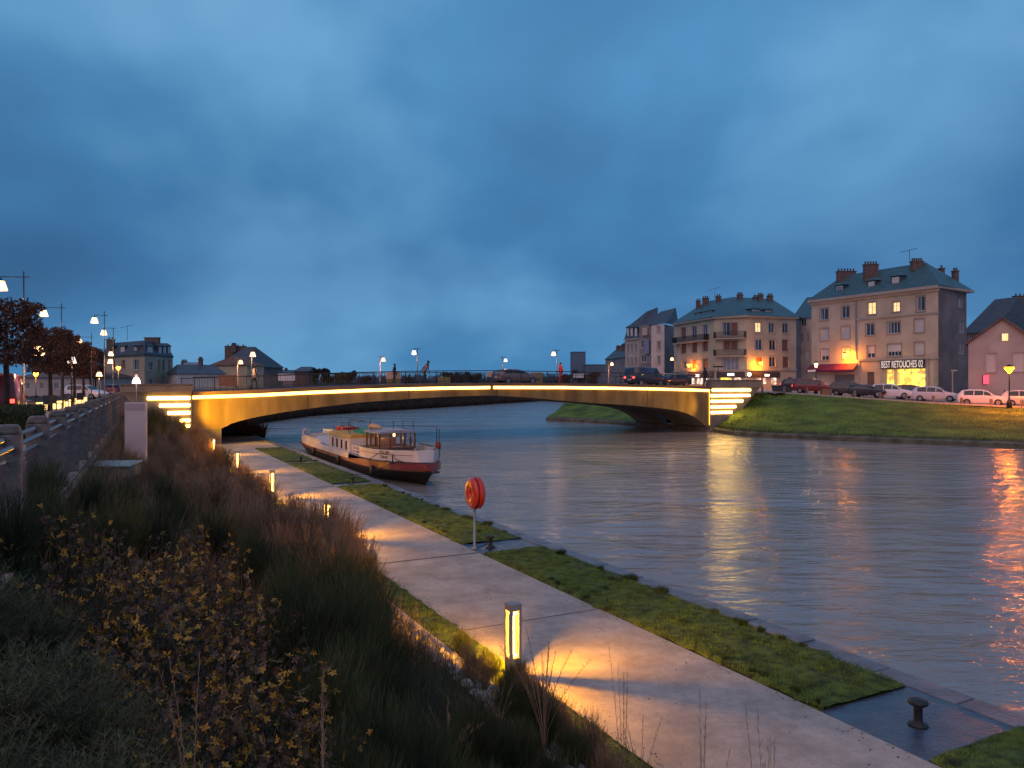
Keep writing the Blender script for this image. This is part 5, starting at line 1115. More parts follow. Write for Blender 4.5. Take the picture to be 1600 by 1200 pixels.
r_ = empty('shop_lantern', Vector((*px(1069,588,128).xy,0))+Vector((0,0,px(1069,588,128).z)), 0, 'white round lamp by the far left shop corner', 'lantern'); MB().lathe([(.05,-.3),(.28,-.1),(.28,.1),(.05,.3)], n=12).build('globe', emit('globe_white',(1,.85,.75),9), r_, True); MB().box(-.03,.03,.0,3,-.45,-.3).build('bracket', M_dark, r_)
r_ = empty('shop_lantern', px(1171,585,117), 0, 'white lamp on the shop front right of the bridge wall', 'lantern'); MB().lathe([(.05,-.3),(.26,-.1),(.26,.1),(.05,.3)], n=12).build('globe', MATS['globe_white'], r_, True); MB().box(-.03,.03,.0,2.6,-.45,-.3).build('bracket', M_dark, r_)

# --- building A : tall narrow houses left of B
ba = empty('mansard_house', (24,146,3.2), 0, 'pale narrow house with three dormers and steep slate roof left of the corner building', 'building')
a0=(22.1,150); a1=(24.2,146); a2=(27.2,143.5); a3=(28.2,143); a4=(32.4,150)
cols = ((979.8,983),(985.5,988.8),(992,995.5)); F = [(x0,x1,y0,y1,'g') for x0,x1 in cols for y0,y1 in ((538,550.5),(559,573),(581,593))]
W3, Ln, slab = facade(ba, a0, a1, 3.0, px(985,531,148).z, M_pink, F); band(ba,W3,slab,-.2,Ln+.1,px(985,531,148).z,px(985,529,148).z,-.2,.3,'cornice',M_trim)
zt = px(985,509,148).z; zb_ = px(985,529,148).z
tri(ba,'mansard',[(a0[0]-.2,a0[1]-.2,zb_),(a1[0],a1[1]-.2,zb_),(a1[0]+.4,a1[1]+.8,zt),(a0[0]+.6,a0[1]+.8,zt),(a0[0]+3,a0[1]+8,zt),(a0[0]+2.4,a0[1]+8,zb_)],[(0,1,2,3),(0,3,4,5)],M_slated)
for x0,x1 in cols: dormer(ba, a0, a1, x0,x1,513,527,'s',M_slated,inset=.05,deep=.8)
rg_ = px(1028,480,152)
tri(ba,'roof',[(a0[0]+.6,a0[1]+.8,zt),(a1[0]+.4,a1[1]+.8,zt),(a2[0],a2[1]-.3,px(1018,510,144).z),tuple(px(1010,487,150)),tuple(rg_),(30,158,zt),(24,160,zt)],[(0,1,3),(1,2,4,3),(0,3,4,5,6)],M_slated)
ba2 = empty('bay_window_house', (27,144,3.2), 0, 'grey house with lilac bay windows and a white stair strip', 'building')
F = [(1001.5,1009,531.5,543.5,'g'),(1016,1021,531,543,'g'),(1002,1010,555,566,'g'),(1015.5,1021,555,566,'g'),(1001,1005,578,591,'g'),(1015.5,1021,577,590,'g'),(1016,1023,512,522,'g')]
W3, Ln, slab = facade(ba2, a1, a2, 3.0, px(1010,508,145).z, M_grey, F); q0=fac_at(a1,a2,1009,540)[0]; q1=fac_at(a1,a2,1016,540)[0]
band(ba2,W3,slab,q0,q1,px(1010,553,145).z,px(1010,531,145).z,0,.5,'bay_panel',mat('bay_lilac',(.22,.24,.36),None,.5)); band(ba2,W3,slab,fac_at(a1,a2,1005,515)[0],fac_at(a1,a2,1013,515)[0],px(1010,524,145).z,px(1010,512,145).z,0,.4,'bay_panel',MATS['render_pink'])
W3, Ln, slab = facade(ba2, (27.2,143.5), (28.2,143), 3.0, px(1028,507,143.5).z, M_white, [])
W3, Ln, slab = facade(ba2, (26.0,143.4), (28.3,142.6), 3.0, px(1028,507,143).z, M_white, [(1027,1032,510,520,'c'),(1027,1032,533,547,'g'),(1027.5,1032,556,570,'g')])
facade(ba2, (28.3,142.6), a4, 3.0, px(1036,507,143).z, M_grey, [], trim=False)
tri(ba2,'roof',[(25.8,143.2,px(1020,507,143).z),(28.5,142.4,px(1036,506,143).z),(32.6,150.2,px(1060,508,150).z),tuple(px(1056,481,152)),tuple(px(1032,487,150)),(26,150,px(1036,507,143).z)],[(0,1,3,4),(1,2,3),(0,4,5)],M_slated)
tri(ba2,'wall',[(32.4,150,3),(40,160,3),(40,160,15),(32.4,150,15)],[(0,1,2,3)],M_grey)
gw = px(1045,590,140); r_ = empty('garden_wall', (gw.x,gw.y,3.1), 0, 'low white wall between the stair house and the corner building', 'wall'); MB().box(-2.4,2.4,-.1,.1,0,px(1045,583,140).z-3.1).build('wall_face', M_white, r_)

# --- generic houses by columns
def house(name, lab, x0, x1, Y0, Y1, yeave, mt, rmt, deep, zridge_px=None, gable=False, wins=(), z0=2.3, hipf=.25, chims=(), side=None, trim=False, overhang=.25, ndir=None):
    A_ = ((x0-800)/1200*Y0, Y0); B_ = ((x1-800)/1200*Y1, Y1); zt = zat(yeave, (Y0+Y1)/2); r_ = empty(name, (A_[0],A_[1],z0), 0, lab, 'building')
    facade(r_, A_, B_, z0-.3, zt, mt, wins, trim=trim)
    e_ = (Vector(B_)-Vector(A_)).normalized(); nb = (Vector(ndir).normalized() if ndir else Vector((-e_.y,e_.x)))*deep; C_ = (B_[0]+nb.x,B_[1]+nb.y); D_ = (A_[0]+nb.x,A_[1]+nb.y)
    facade(r_, B_, C_, z0-.3, zt, side or mt, [], trim=False); facade(r_, C_, D_, z0-.3, zt, side or mt, [], trim=False); facade(r_, D_, A_, z0-.3, zt, side or mt, [], trim=False)
    oh = overhang; L2 = (Vector(B_)-Vector(A_)).length
    def pt(a, b_, z): return (A_[0]+e_.x*a+nb.x/deep*b_, A_[1]+e_.y*a+nb.y/deep*b_, z)
    ring = [pt(-oh,-oh,zt),pt(L2+oh,-oh,zt),pt(L2+oh,deep+oh,zt),pt(-oh,deep+oh,zt)]
    if zridge_px is None: tri(r_,'roof',ring+[(p_[0],p_[1],p_[2]+.3) for p_ in ring],[(0,1,5,4),(1,2,6,5),(2,3,7,6),(3,0,4,7),(4,5,6,7),(3,2,1,0)],rmt)
    else:
        zq = zat(zridge_px,(Y0+Y1)/2+deep/2)
        if gable: # ridge runs away from the viewer; gable faces front
            zq = zat(zridge_px,(Y0+Y1)/2); tri(r_,'gable_wall',[pt(0,0,zt),pt(L2,0,zt),pt(L2/2,0,zq)],[(0,1,2)],mt); tri(r_,'gable_wall',[pt(0,deep,zt),pt(L2,deep,zt),pt(L2/2,deep,zq)],[(2,1,0)],mt)
            th=.18; R0=[pt(-.3,-.4,zt-.2),pt(L2/2,-.4,zq+.03),pt(L2+.3,-.4,zt-.2)]; R1=[pt(-.3,deep+.4,zt-.2),pt(L2/2,deep+.4,zq+.03),pt(L2+.3,deep+.4,zt-.2)]
            up=lambda p_:(p_[0],p_[1],p_[2]+th); allv=R0+R1+[up(p_) for p_ in R0+R1]
            tri(r_,'roof',allv,[(6,7,10,9),(7,8,11,10),(0,1,7,6),(1,2,8,7),(3,9,10,4),(4,10,11,5),(0,3,4,1),(1,4,5,2),(0,6,9,3),(2,5,11,8)],rmt)
        else:
            hi = L2*hipf; tri(r_,'roof',ring+[pt(hi,deep/2,zq),pt(L2-hi,deep/2,zq)],[(0,1,5,4),(1,2,5),(2,3,4,5),(3,0,4)],rmt)
    for c in chims: chimney(r_, *c)
    return r_
# between B and C
house('blue_roof_house','pale narrow house with long blue roof squeezed between the two beige buildings',1240,1274,128,126,497,M_pink,M_slateb,16,465,False,[(1252,1260,497.5,510,'g'),(1251,1255,521,535,'g'),(1260,1264,520,535,'g'),(1250,1254,550,560,'s'),(1259,1264,547,561,'s')],z0=3.0,hipf=.02)
# right-hand gabled house
rh = house('gabled_house','pinkish gabled house with brown roof and one lit attic window at the right edge',1513,1622,80,78,536,M_pink,M_tile,9,499,True,[(1541,1556,552,581,'s'),(1583,1601,551,580,'s')],z0=1.8,trim=True,ndir=(.62,.78))
Af=((1513-800)/1200*80,80); Bf=((1622-800)/1200*78,78)
def onf(x,y,o): d,z=fac_at(Af,Bf,x,y); e_=(Vector(Bf)-Vector(Af)).normalized(); return Vector((Af[0]+e_.x*d+e_.y*o,Af[1]+e_.y*d-e_.x*o,z))
p0=onf(1560.5,520.5,.03); p1=onf(1576,533.5,.03); b_=MB(); o=rh.location
b_.hexa([(p0.x-o.x,p0.y-o.y,p1.z-o.z),(p1.x-o.x,p1.y-o.y,p1.z-o.z),(p1.x-o.x,p1.y-o.y+.1,p1.z-o.z),(p0.x-o.x,p0.y-o.y+.1,p1.z-o.z),(p0.x-o.x,p0.y-o.y,p0.z-o.z),(p1.x-o.x,p1.y-o.y,p0.z-o.z),(p1.x-o.x,p1.y-o.y+.1,p0.z-o.z),(p0.x-o.x,p0.y-o.y+.1,p0.z-o.z)]); fo=b_.build('window',M_trim,rh)
b_=MB(); b_.add([(p0.x-o.x+.07,p0.y-o.y-.01,p1.z-o.z+.07),(p1.x-o.x-.07,p1.y-o.y-.01,p1.z-o.z+.07),(p1.x-o.x-.07,p1.y-o.y-.01,p0.z-o.z-.07),(p0.x-o.x+.07,p0.y-o.y-.01,p0.z-o.z-.07)],[(0,1,2,3)]); b_.build('pane',M_lit,fo)
pz=onf(1540,593,.05); r_=empty('red_shop_sign',pz,0,'small glowing red sign on the gabled house wall','sign'); MB().box(-.28,.28,-.06,.0,-.45,.45).build('sign_face',emit('red_sign',(1,.06,.10),2.2),r_,bevel=.03); MB().box(-.32,.32,.0,.05,-.49,.49).build('sign_frame',M_dark,r_)
gp = onf(1560,606,2.2); r_ = empty('front_wall', (gp.x,gp.y,1.9), math.atan2(Bf[1]-Af[1],Bf[0]-Af[0]), 'low front wall with two stone gate piers before the gabled house', 'wall')
MB().box(-2.6,4.5,-.12,.12,0,.95).build('wall_face', M_sidew, r_); MB().box(.0,.45,-.2,.2,0,1.5).build('gate_pier', M_sidew, r_,bevel=.03); MB().box(2.0,2.4,-.2,.2,0,1.5).build('gate_pier', M_sidew, r_,bevel=.03)
house('rear_grey_house','dark grey roofed house behind the stained side wall',1506,1552,110,106,520,M_grey,M_slated,12,470,False,[(1514,1520,522,532,'g'),(1524,1530,522,532,'g')],z0=2.2,hipf=.1)
house('rear_terrace_house','dark terrace house with chimneys behind the gabled roof',1540,1640,118,112,494,M_grey,M_slated,14,472,False,[],z0=2.2,hipf=.02,chims=((1550,1558,472,480,118,2),(1568,1572,469,482,117,1)))
house('rear_tall_house','tall grey house end with a row of chimney pots at the right edge',1582,1650,128,126,478,M_sidew,M_slated,12,468,False,[],z0=2.2,hipf=.1,chims=((1584,1610,459,470,128,6),))
# row of houses receding left of building A
house('row_house','dark sloping roofed house at the far end of the right bank row',946,978,175,158,560,M_grey,M_slated,10,520,False,[],z0=2.6,hipf=.45,chims=((963,969,540,552,170,2),(971,977,538,550,165,2)))
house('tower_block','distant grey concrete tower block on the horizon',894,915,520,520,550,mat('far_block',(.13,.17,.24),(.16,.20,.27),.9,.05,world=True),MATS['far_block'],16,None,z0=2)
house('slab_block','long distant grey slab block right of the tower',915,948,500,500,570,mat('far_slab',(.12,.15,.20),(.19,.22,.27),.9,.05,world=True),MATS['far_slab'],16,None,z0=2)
# left bank houses
mh = house('mansard_building','stone building with dark mansard roof and white dormers beyond the left street',157,226,128,120,557,mat('mansard_stone',(.40,.31,.22),(.50,.40,.30),.9,.5,world=True),M_slated,12,None,False,
  [(210-1,217,562,578,'g'),(229-39,196,563,577,'r'),(175,180,563,577,'r'),(209,217,591,603,'g'),(190,196,591,603,'r')],z0=2.4,trim=True,ndir=(-.12,1))
house('mansard_wing','right wing of the stone mansard building with narrow windows',226,270,120,131,557,MATS['mansard_stone'],M_slated,12,None,False,[(230,239,566,579,'g'),(254,257.5,562,580,'r'),(263,266,562,580,'r'),(230,239,592,603,'g'),(247,250,562,580,'r')],z0=2.4,trim=True,ndir=(-.55,.83))
def mansard_roof(root, pts, yt, inset):
    base = [Vector(p_) for p_ in pts]; cx_ = sum((p_.x for p_ in base))/len(base); cy_ = sum((p_.y for p_ in base))/len(base); top = []
    for p_ in base: d = Vector((cx_-p_.x,cy_-p_.y,0)).normalized(); q = p_+d*inset; q.z = zat(yt,125); top.append(q)
    n = len(base); tri(root,'mansard',base+top,[(i,(i+1)%n,n+(i+1)%n,n+i) for i in range(n)]+[tuple(n+i for i in range(n))],M_slated)
zb_=zat(557,124)+.3; Q=lambda x,Y:((x-800)/1200*Y,Y,zb_)
mansard_roof(mh,[Q(156,128),Q(226,119.6),Q(271,131),(Q(271,131)[0]-6,143,zb_),(Q(156,128)[0]+2,142,zb_)],534,1.6)
chimney(mh,168,178,527,536,126,pots=2); chimney(mh,227,249,524,534,126,pots=0); antenna(mh,199,510,532,126)
Am=((157-800)/1200*128,128); Bm=((226-800)/1200*120,120); Cm=((270-800)/1200*131,131)
for A_,B_,xx in ((Am,Bm,(210,216)),(Am,Bm,(189,195)),(Am,Bm,(170,176)),(Bm,Cm,(230,238)),(Bm,Cm,(248,252)),(Bm,Cm,(255,259)),(Bm,Cm,(262,266))): dormer(mh,A_,B_,xx[0],xx[1],542,552,'s',M_slated,inset=.1,deep=1.5)
house('long_low_house','long low pale house behind the clipped trees',25,158,98,98,590,M_pink,M_tile,9,582,False,[(k,k+6,598,608,'g') for k in (40,62,85,108,128)],z0=2.4,hipf=.02)
house('blue_roof_cottage','low pale cottage with bluish roof right of the mansard building',271,300,150,150,588,M_white,mat('zinc_roof',(.16,.20,.27),(.22,.26,.32),.6,1,world=True),9,566,False,[],z0=2.4,hipf=.1,chims=((284,292,562,572,155,2),))
house('white_wall_house','long pale walled building left of the brown panel',278,352,120,124,584,M_white,M_slated,9,570,False,[],z0=2.4,hipf=.1,chims=((311,316,558,570,126,2),))
house('step_gable_house','tall grey house with high chimney gable behind the bright lanterns',338,388,152,150,573,M_sidew,M_slated,12,542,False,[],z0=2.4,hipf=.35,chims=((352,384,538,560,158,0),(362,369,536,541,157,2)))
house('pale_house','small pale house with brown roof right of the high gable',386,412,140,144,571,M_beige,M_tile,9,557,False,[(397,399.5,577,586,'g'),(403,405.5,577,586,'g'),(408,410,577,586,'g')],z0=2.4,hipf=.3)
house('dark_terrace','dark terrace of small houses left of the lilac billboard',412,458,190,190,582,M_grey,M_slated,10,578,False,[],z0=2.4,hipf=.05,chims=((430,434,575,583,194,2),(445,449,575,583,194,2)))
house('dark_villa','dark villa behind the lilac billboard',459,482,185,185,580,mat('dark_brick',(.10,.06,.06),(.15,.10,.09),.9,1,world=True),M_slated,10,573,False,[],z0=2.4,hipf=.1)
# distant trees
def tree(x, Y, ytop, wpx, lab, seed, z0=2.4, crown_m=None, n=2600, leaf=.35):
    rg = random.Random(seed); b0 = base_of(x,Y,z0); H = zat(ytop,Y)-z0; wd = wpx/1200*Y/2
    r_ = empty('tree', b0, 0, lab, 'tree', 'trees beyond the bridge'); MB().tube([(0,0,-.2),(0,0,H*.4),(.1,0,H*.8)], [.22,.15,.05], 7).build('trunk', M_treeb, r_, True)
    lobes = [(rg.uniform(-.55,.55)*wd, rg.uniform(-.5,.5)*wd, H*rg.uniform(.45,.85), rg.uniform(.28,.5)*wd) for _ in range(9)]
    lm = MB()
    for lx,ly,lz,lr_ in lobes: lm.tube([(0,0,H*.25),(lx*.5,ly*.5,lz*.75),(lx,ly,lz+lr_*.5)], [.08,.05,.02], 5)
    lm.build('limb', M_treeb, r_, True); cs = []
    for _ in range(n):
        lx,ly,lz,lr_ = rg.choice(lobes); v = Vector((rg.gauss(0,1),rg.gauss(0,1),rg.gauss(0,1))).normalized()*lr_*rg.uniform(.45,1.1); cs.append((lx+v.x,ly+v.y,min(H*1.02,lz+v.z*.8)))
    c = np.array(cs); n = len(c); d = NR.normal(0,1,(n,3)); d /= np.linalg.norm(d,axis=1,keepdims=True); e_ = np.cross(d,NR.normal(0,1,(n,3))); e_ /= np.linalg.norm(e_,axis=1,keepdims=True); s_ = (leaf*(.4+.6*NR.random(n)))[:,None]
    fastmesh('crown', np.stack([c-d*s_,c+e_*s_*.5,c+d*s_,c-e_*s_*.5],1).reshape(-1,3), 4, crown_m or M_treed, r_)
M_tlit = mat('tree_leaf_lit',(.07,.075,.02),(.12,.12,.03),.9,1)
for k,(x,Y,yt,wp,lab,cm) in enumerate(((492,190,572,26,'dark tree right of the villa behind the bridge',None),(512,200,575,26,'ragged dark tree beyond the left half of the bridge',None),(530,180,582,22,'lamp-lit greenish tree beyond the left half of the bridge',M_tlit),(545,210,577,30,'broad dark tree at the end of the far trees',None),
    (476,200,577,20,'slim dark tree beside the villa',None),(700,300,579,26,'low hazy tree near the middle of the bridge',None),(722,300,581,34,'wide low hazy tree right of the middle trees',None),(742,300,584,26,'small hazy tree before the thin lamp',None),(640,320,585,18,'tiny hazy tree behind the leaning walker',None),
    (882,230,582,22,'reddish bare tree left of the lilac billboard',M_treel),(925,240,582,24,'dark tree before the slab block',M_treel),(905,300,577,30,'dark tree under the tower block',None),(572,260,588,20,'low bush-like tree left of the pale lamp',None))):
    tree(x,Y,yt,wp,lab,k+20,crown_m=cm)
# scrub covering the far bank, and low haze-dark wood line on the horizon
n = 26000; ii = NR.integers(0,8,n); f = NR.random(n); ps = []
for a, t in zip(ii, f):
    r0, r1 = rows[a], rows[a+1]; q = NR.random()*3.2; k = int(q); u_ = q-k; 
    k = min(k,3); g0 = [r0[min(4,k+1)][j]*(1) for j in range(3)]
    A_ = Vector(r0[k]).lerp(Vector(r0[k+1]),u_); B_ = Vector(r1[k]).lerp(Vector(r1[k+1]),u_); p_ = A_.lerp(B_,t); ps.append((p_.x,p_.y,max(-.3,p_.z-.1)))
blades('bank_scrub', np.array(ps), .9, .10, M_bank, 1.0, label='dark scrub covering the far bank seen under the bridge', cat='scrub', kind='stuff')
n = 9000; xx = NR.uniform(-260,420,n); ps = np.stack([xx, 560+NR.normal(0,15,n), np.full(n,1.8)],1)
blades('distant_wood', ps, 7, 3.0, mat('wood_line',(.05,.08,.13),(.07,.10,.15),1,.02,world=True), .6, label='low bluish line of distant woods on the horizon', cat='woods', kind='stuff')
r_=empty('parked_car',(0,0,0)); bpy.data.objects.remove(r_)

# lamps of the far street
def lantern_post(x, y, Y, z0, lab, glow, pw, col=(1,.36,.03), k=1.0):
    b0 = base_of(x,Y,z0); hz = zat(y,Y)-z0; r_ = empty('lantern_post', b0, 0, lab, 'street lamp', 'lantern posts on the far street')
    MB().lathe([(.22,0),(.20,.5),(.10,.7),(.055,.9),(.045,hz-.35),(.08,hz-.3)], n=10).build('post', M_dark, r_, True)
    MB().lathe([(.10,-.30),(.24*k,.10),(.22*k,.16)], (0,0,hz), 8).build('lantern', glow, r_, True); MB().lathe([(.28*k,.162),(.16*k,.30),(.03,.42)], (0,0,hz), 8).build('lantern_cap', M_dark, r_, True)
    point((0,-.35,hz-.1), pw, col, .15, r_); return r_
lantern_post(1577,577,64,1.98,'orange lantern post glaring at the right edge of the lawn',M_sod,420,k=1.5)
lantern_post(1275,570,84,2.95,'lantern post in front of the left end of the red awning',emit('post_glass',(1,.62,.28),5),120,(1,.5,.2),.9)
r_ = empty('street_lamp', base_of(1122,79,3.3), 0, 'thin flat-headed lamp post behind the right bridge wall', 'street lamp'); MB().tube([(0,0,0),(0,0,zat(574,79)-3.3)],.04,6).build('pole',M_dark,r_); MB().box(-.5,.5,-.1,.1,zat(574,79)-3.3,zat(573,79)-3.22).build('head',M_dark,r_)
r_ = empty('sign_post', base_of(1488.5,84,2.0), 0, 'pale lamp post standing against the stained side wall', 'post'); MB().tube([(0,0,0),(0,0,zat(580,84)-2.0)],.07,8).build('pole',mat('pale_post',(.50,.40,.36),None,.5),r_); MB().box(-.1,.45,-.1,.1,zat(580,84)-2.0,zat(580,84)-1.85).build('head',M_frame,r_)
# skip and bin behind the wall
r_ = empty('dark_skip', base_of(1222,88,3.0), 0, 'dark grey skip on the street right of the bridge wall', 'skip'); MB().hexa([(-.85,-.6,0),(.85,-.6,0),(.85,.6,0),(-.85,.6,0),(-1.0,-.7,.75),(1.0,-.7,.75),(1.0,.7,.75),(-1.0,.7,.75)]).build('body', mat('skip_grey',(.05,.06,.07),None,.5), r_, bevel=.03); MB().box(-1.04,1.04,-.74,.74,.752,.82).build('rim',M_dark,r_)
r_ = empty('litter_bin', base_of(1289,80,2.8), 0, 'brown wooden litter bin beside the red estate car', 'bin'); MB().box(-.4,.4,-.3,.3,0,.75).build('body', mat('bin_wood',(.22,.12,.05),(.30,.17,.08),.8,3), r_, bevel=.03); MB().box(-.44,.44,-.34,.34,.752,.82).build('lid', M_dark, r_)
# unseen fill lamps added for the spill of the sign and shop fronts
point(onf(1540,593,.6), 7, (1,.1,.1), .2)
sp = Vector((48.6,95.5,4.6)); point(sp-Vector((1.2,.6,0)), 120, (1,.75,.15), .5)
for x, Y in ((1090,118),(1140,115),(1200,115)): point(px(x,592,Y), 60, (1,.72,.5), .4)

# ------------------------------------------------------------------ barge (local x = along the boat, +x = bow facing the camera)
bo = empty('river_barge', P(11.85, 30.3, WATER), ANG-PI/2, 'white and red river barge with a varnished wheelhouse moored at the near quay', 'boat')
# local: x forward (towards camera), y to the boat's left... forward = -u ; y = v
def hw(x):       # half beam at deck, x from 0 (tip) back to 21
    return 1.65*(1-max(0,1-x/4.6)**2.1) if x < 4.6 else (1.65 if x < 16.5 else 1.65*math.sqrt(max(0.02,1-((x-16.5)/4.7)**2)))
XS = [0.02,.15,.4,.8,1.3,2,2.8,3.7,4.8,7,10,13,16,17.5,18.8,19.8,20.6,21.0]
def zdeck(x): return .58+.10*max(0,1-x/6)**2+.18*max(0,(x-15)/6)**2
LX = lambda x: -x
hull = MB(); rowsH = []
for x in XS:
    b_ = hw(x); zd = zdeck(x); rk = max(0,1-x/4.6); ring = []
    for t, wz in ((-.3,.05),(0.0,.12),(.35,.42),(.7,.80),(1.0,1.0)):
        k = 1-(1-wz)*(.3+.7*rk); xx = x+ (1-max(t,0))*.75*rk if t < 1 else x
        ring.append((LX(xx), k*b_, zd*t if t > 0 else t*1.0))
    rowsH.append([(a,-b2,c) for a,b2,c in ring[::-1]]+ring)
hull.grid(rowsH); n = len(rowsH[0]); hull.f.append(tuple(len(hull.v)-n+i for i in range(n))); hull.build('hull', M_hull, bo, True)
def side_strip(z0f, z1f, o0, o1, name, mt, xs=XS, parent=None):
    for sg in (-1,1):
        MB().grid([[(LX(x), sg*(hw(x)+o0), z0f(x)),(LX(x), sg*(hw(x)+o1), z1f(x)),(LX(x), sg*(hw(x)+o1-.06), z1f(x)+.01)] for x in xs]).build(name, mt, parent or bo)
side_strip(lambda x: zdeck(x)-.02, lambda x: zdeck(x)+(.30 if x < 5 else .12), .05, .02, 'sheer_band', M_boatr)
side_strip(lambda x: zdeck(x)+.121, lambda x: zdeck(x)+.38, .035, .02, 'topside', M_boatw, xs=[x for x in XS if x > 5])
MB().grid([[(LX(x), sg*(hw(x)+.05), zdeck(x)-.05) if q == 0 else (LX(x), sg*(hw(x)+.10), zdeck(x)) for q in (0,1)] for x in XS for sg in (1,)]).build('rubbing_strake', M_varn, bo)
MB().grid([[(LX(x), -(hw(x)+.05), zdeck(x)-.05),(LX(x), -(hw(x)+.11), zdeck(x)+.01)] for x in XS]).build('rubbing_strake', M_varn, bo)
MB().grid([[(LX(x), -hw(x), zdeck(x)+.34),(LX(x), hw(x), zdeck(x)+.34)] for x in XS]).build('deck', M_deck, bo)
# white bulwark set in a little
def hb2(x): return max(.02, hw(x)-.16)
XB = [.75,1.0,1.4,2,2.8,3.7,4.8,5.6]
for sg in (-1,1):
    MB().grid([[(LX(x), sg*hb2(x), zdeck(x)+.34),(LX(x), sg*(hb2(x)+.03), zdeck(x)+.80+.05*max(0,1-x/4)),(LX(x), sg*(hb2(x)-.05), zdeck(x)+.80+.05*max(0,1-x/4)),(LX(x), sg*(hb2(x)-.06), zdeck(x)+.34)] for x in XB]).build('bulwark', M_boatw, bo)
    MB().tube([(LX(x), sg*(hb2(x)), zdeck(x)+.82+.05*max(0,1-x/4)) for x in XB], .03, 6).build('bulwark_rail', M_dark, bo)
MB().add([(LX(.75),-hb2(.75),zdeck(.7)+.34),(LX(.75),hb2(.75),zdeck(.7)+.34),(LX(.75),hb2(.75)+.03,zdeck(.7)+.85),(LX(.75),-hb2(.75)-.03,zdeck(.7)+.85)],[(0,1,2,3)]).build('bulwark', M_boatw, bo)
# open gate rail, then forward bulwark
for sg in (-1,1):
    rg_ = MB()
    for z in (.42,.58,.76): rg_.tube([(LX(5.6),sg*1.50,zdeck(5.6)+z),(LX(6.9),sg*1.50,zdeck(7)+z)], .022, 6)
    for x in (5.65,6.3,6.85): rg_.tube([(LX(x),sg*1.50,zdeck(6)+.34),(LX(x),sg*1.50,zdeck(6)+.82)], .025, 6)
    rg_.build('side_rail', M_boatw, bo)
    MB().grid([[(LX(x), sg*(hw(x)-.06), zdeck(x)+.34),(LX(x), sg*(hw(x)-.03), zdeck(x)+.62),(LX(x), sg*(hw(x)-.09), zdeck(x)+.62)] for x in XS if x > 12.5]).build('bulwark', M_boatw, bo)
MB().hexa([(.02,-.07,zdeck(0)-.05),(.10,-.05,zdeck(0)-.05),(.10,.05,zdeck(0)-.05),(.02,.07,zdeck(0)-.05),(-.08,-.30,zdeck(0)+.31),(.06,-.24,zdeck(0)+.31),(.06,.24,zdeck(0)+.31),(-.08,.30,zdeck(0)+.31)]).build('stem_plate', M_boatr, bo)
MB().box(-.30,.03,-.34,.34,zdeck(0)-.10,zdeck(0)-.03).build('rubbing_strake', M_hull, bo, bevel=.02)
for x in (3.2,8.5,14.0): MB().lathe([(.02,.0),(.09,.05),(.10,.25),(.09,.45),(.02,.5)], (LX(x),-hw(x)-.13,.22), 12).build('fender', M_iron, bo, True)
# wheelhouse
wx0, wx1, wy, wz0, wz1 = 4.5, 6.6, .88, .85, 2.13
base_z = .9
q = MB(); q.box(LX(wx1),LX(wx0),-wy-.12,wy+.12,base_z,1.22); q.build('coachroof', M_boatw, bo, bevel=.03)
wh = MB().box(LX(wx1)+.05,LX(wx0)-.05,-wy+.02,wy-.02,1.221,1.30).build('wheelhouse', M_varn, bo)
def wpost(x, y): MB().box(x-.04,x+.04,y-.04,y+.04,1.30,2.06).build('window_post', M_varn, wh)
for y in (-wy,-wy/2.6,wy/2.6,wy): wpost(LX(wx0)-.05,y); wpost(LX(wx1)+.05,y)
for x in (-5.15,-5.9): wpost(x,-wy); wpost(x,wy)
for z0_, z1_ in ((1.302,1.36),(2.0,2.06)):
    MB().box(LX(wx1)+.09,LX(wx0)-.09,-wy-.03,-wy+.03,z0_,z1_).build('window_rail',M_varn,wh); MB().box(LX(wx1)+.09,LX(wx0)-.09,wy-.03,wy+.03,z0_,z1_).build('window_rail',M_varn,wh)
    MB().box(LX(wx0)-.08,LX(wx0)-.02,-wy+.04,wy-.04,z0_,z1_).build('window_rail',M_varn,wh); MB().box(LX(wx1)+.02,LX(wx1)+.08,-wy+.04,wy-.04,z0_,z1_).build('window_rail',M_varn,wh)
M_wg = bpy.data.materials.new('wheelhouse_glass'); M_wg.use_nodes = True; _n = M_wg.node_tree.nodes; _l = M_wg.node_tree.links
_t = _n.new('ShaderNodeBsdfTransparent'); _q = _n.new('ShaderNodeBsdfGlossy'); _q.inputs['Roughness'].default_value = .04; _m = _n.new('ShaderNodeMixShader'); _m.inputs[0].default_value = .14
_l.new(_t.outputs[0], _m.inputs[1]); _l.new(_q.outputs[0], _m.inputs[2]); _l.new(_m.outputs[0], _n['Material Output'].inputs['Surface'])
for x in (LX(wx0)-.05,LX(wx1)+.05): MB().add([(x,-wy,1.36),(x,wy,1.36),(x,wy,2.0),(x,-wy,2.0)],[(0,1,2,3)]).build('wheelhouse_glass',M_wg,wh)
for y in (-wy,wy): MB().add([(LX(wx1),y,1.36),(LX(wx0),y,1.36),(LX(wx0),y,2.0),(LX(wx1),y,2.0)],[(0,1,2,3)]).build('wheelhouse_glass',M_wg,wh)
MB().box(LX(wx1)+.3,LX(wx1)+.4,-.5,.5,1.3,1.7).build('dashboard',M_varn,wh)
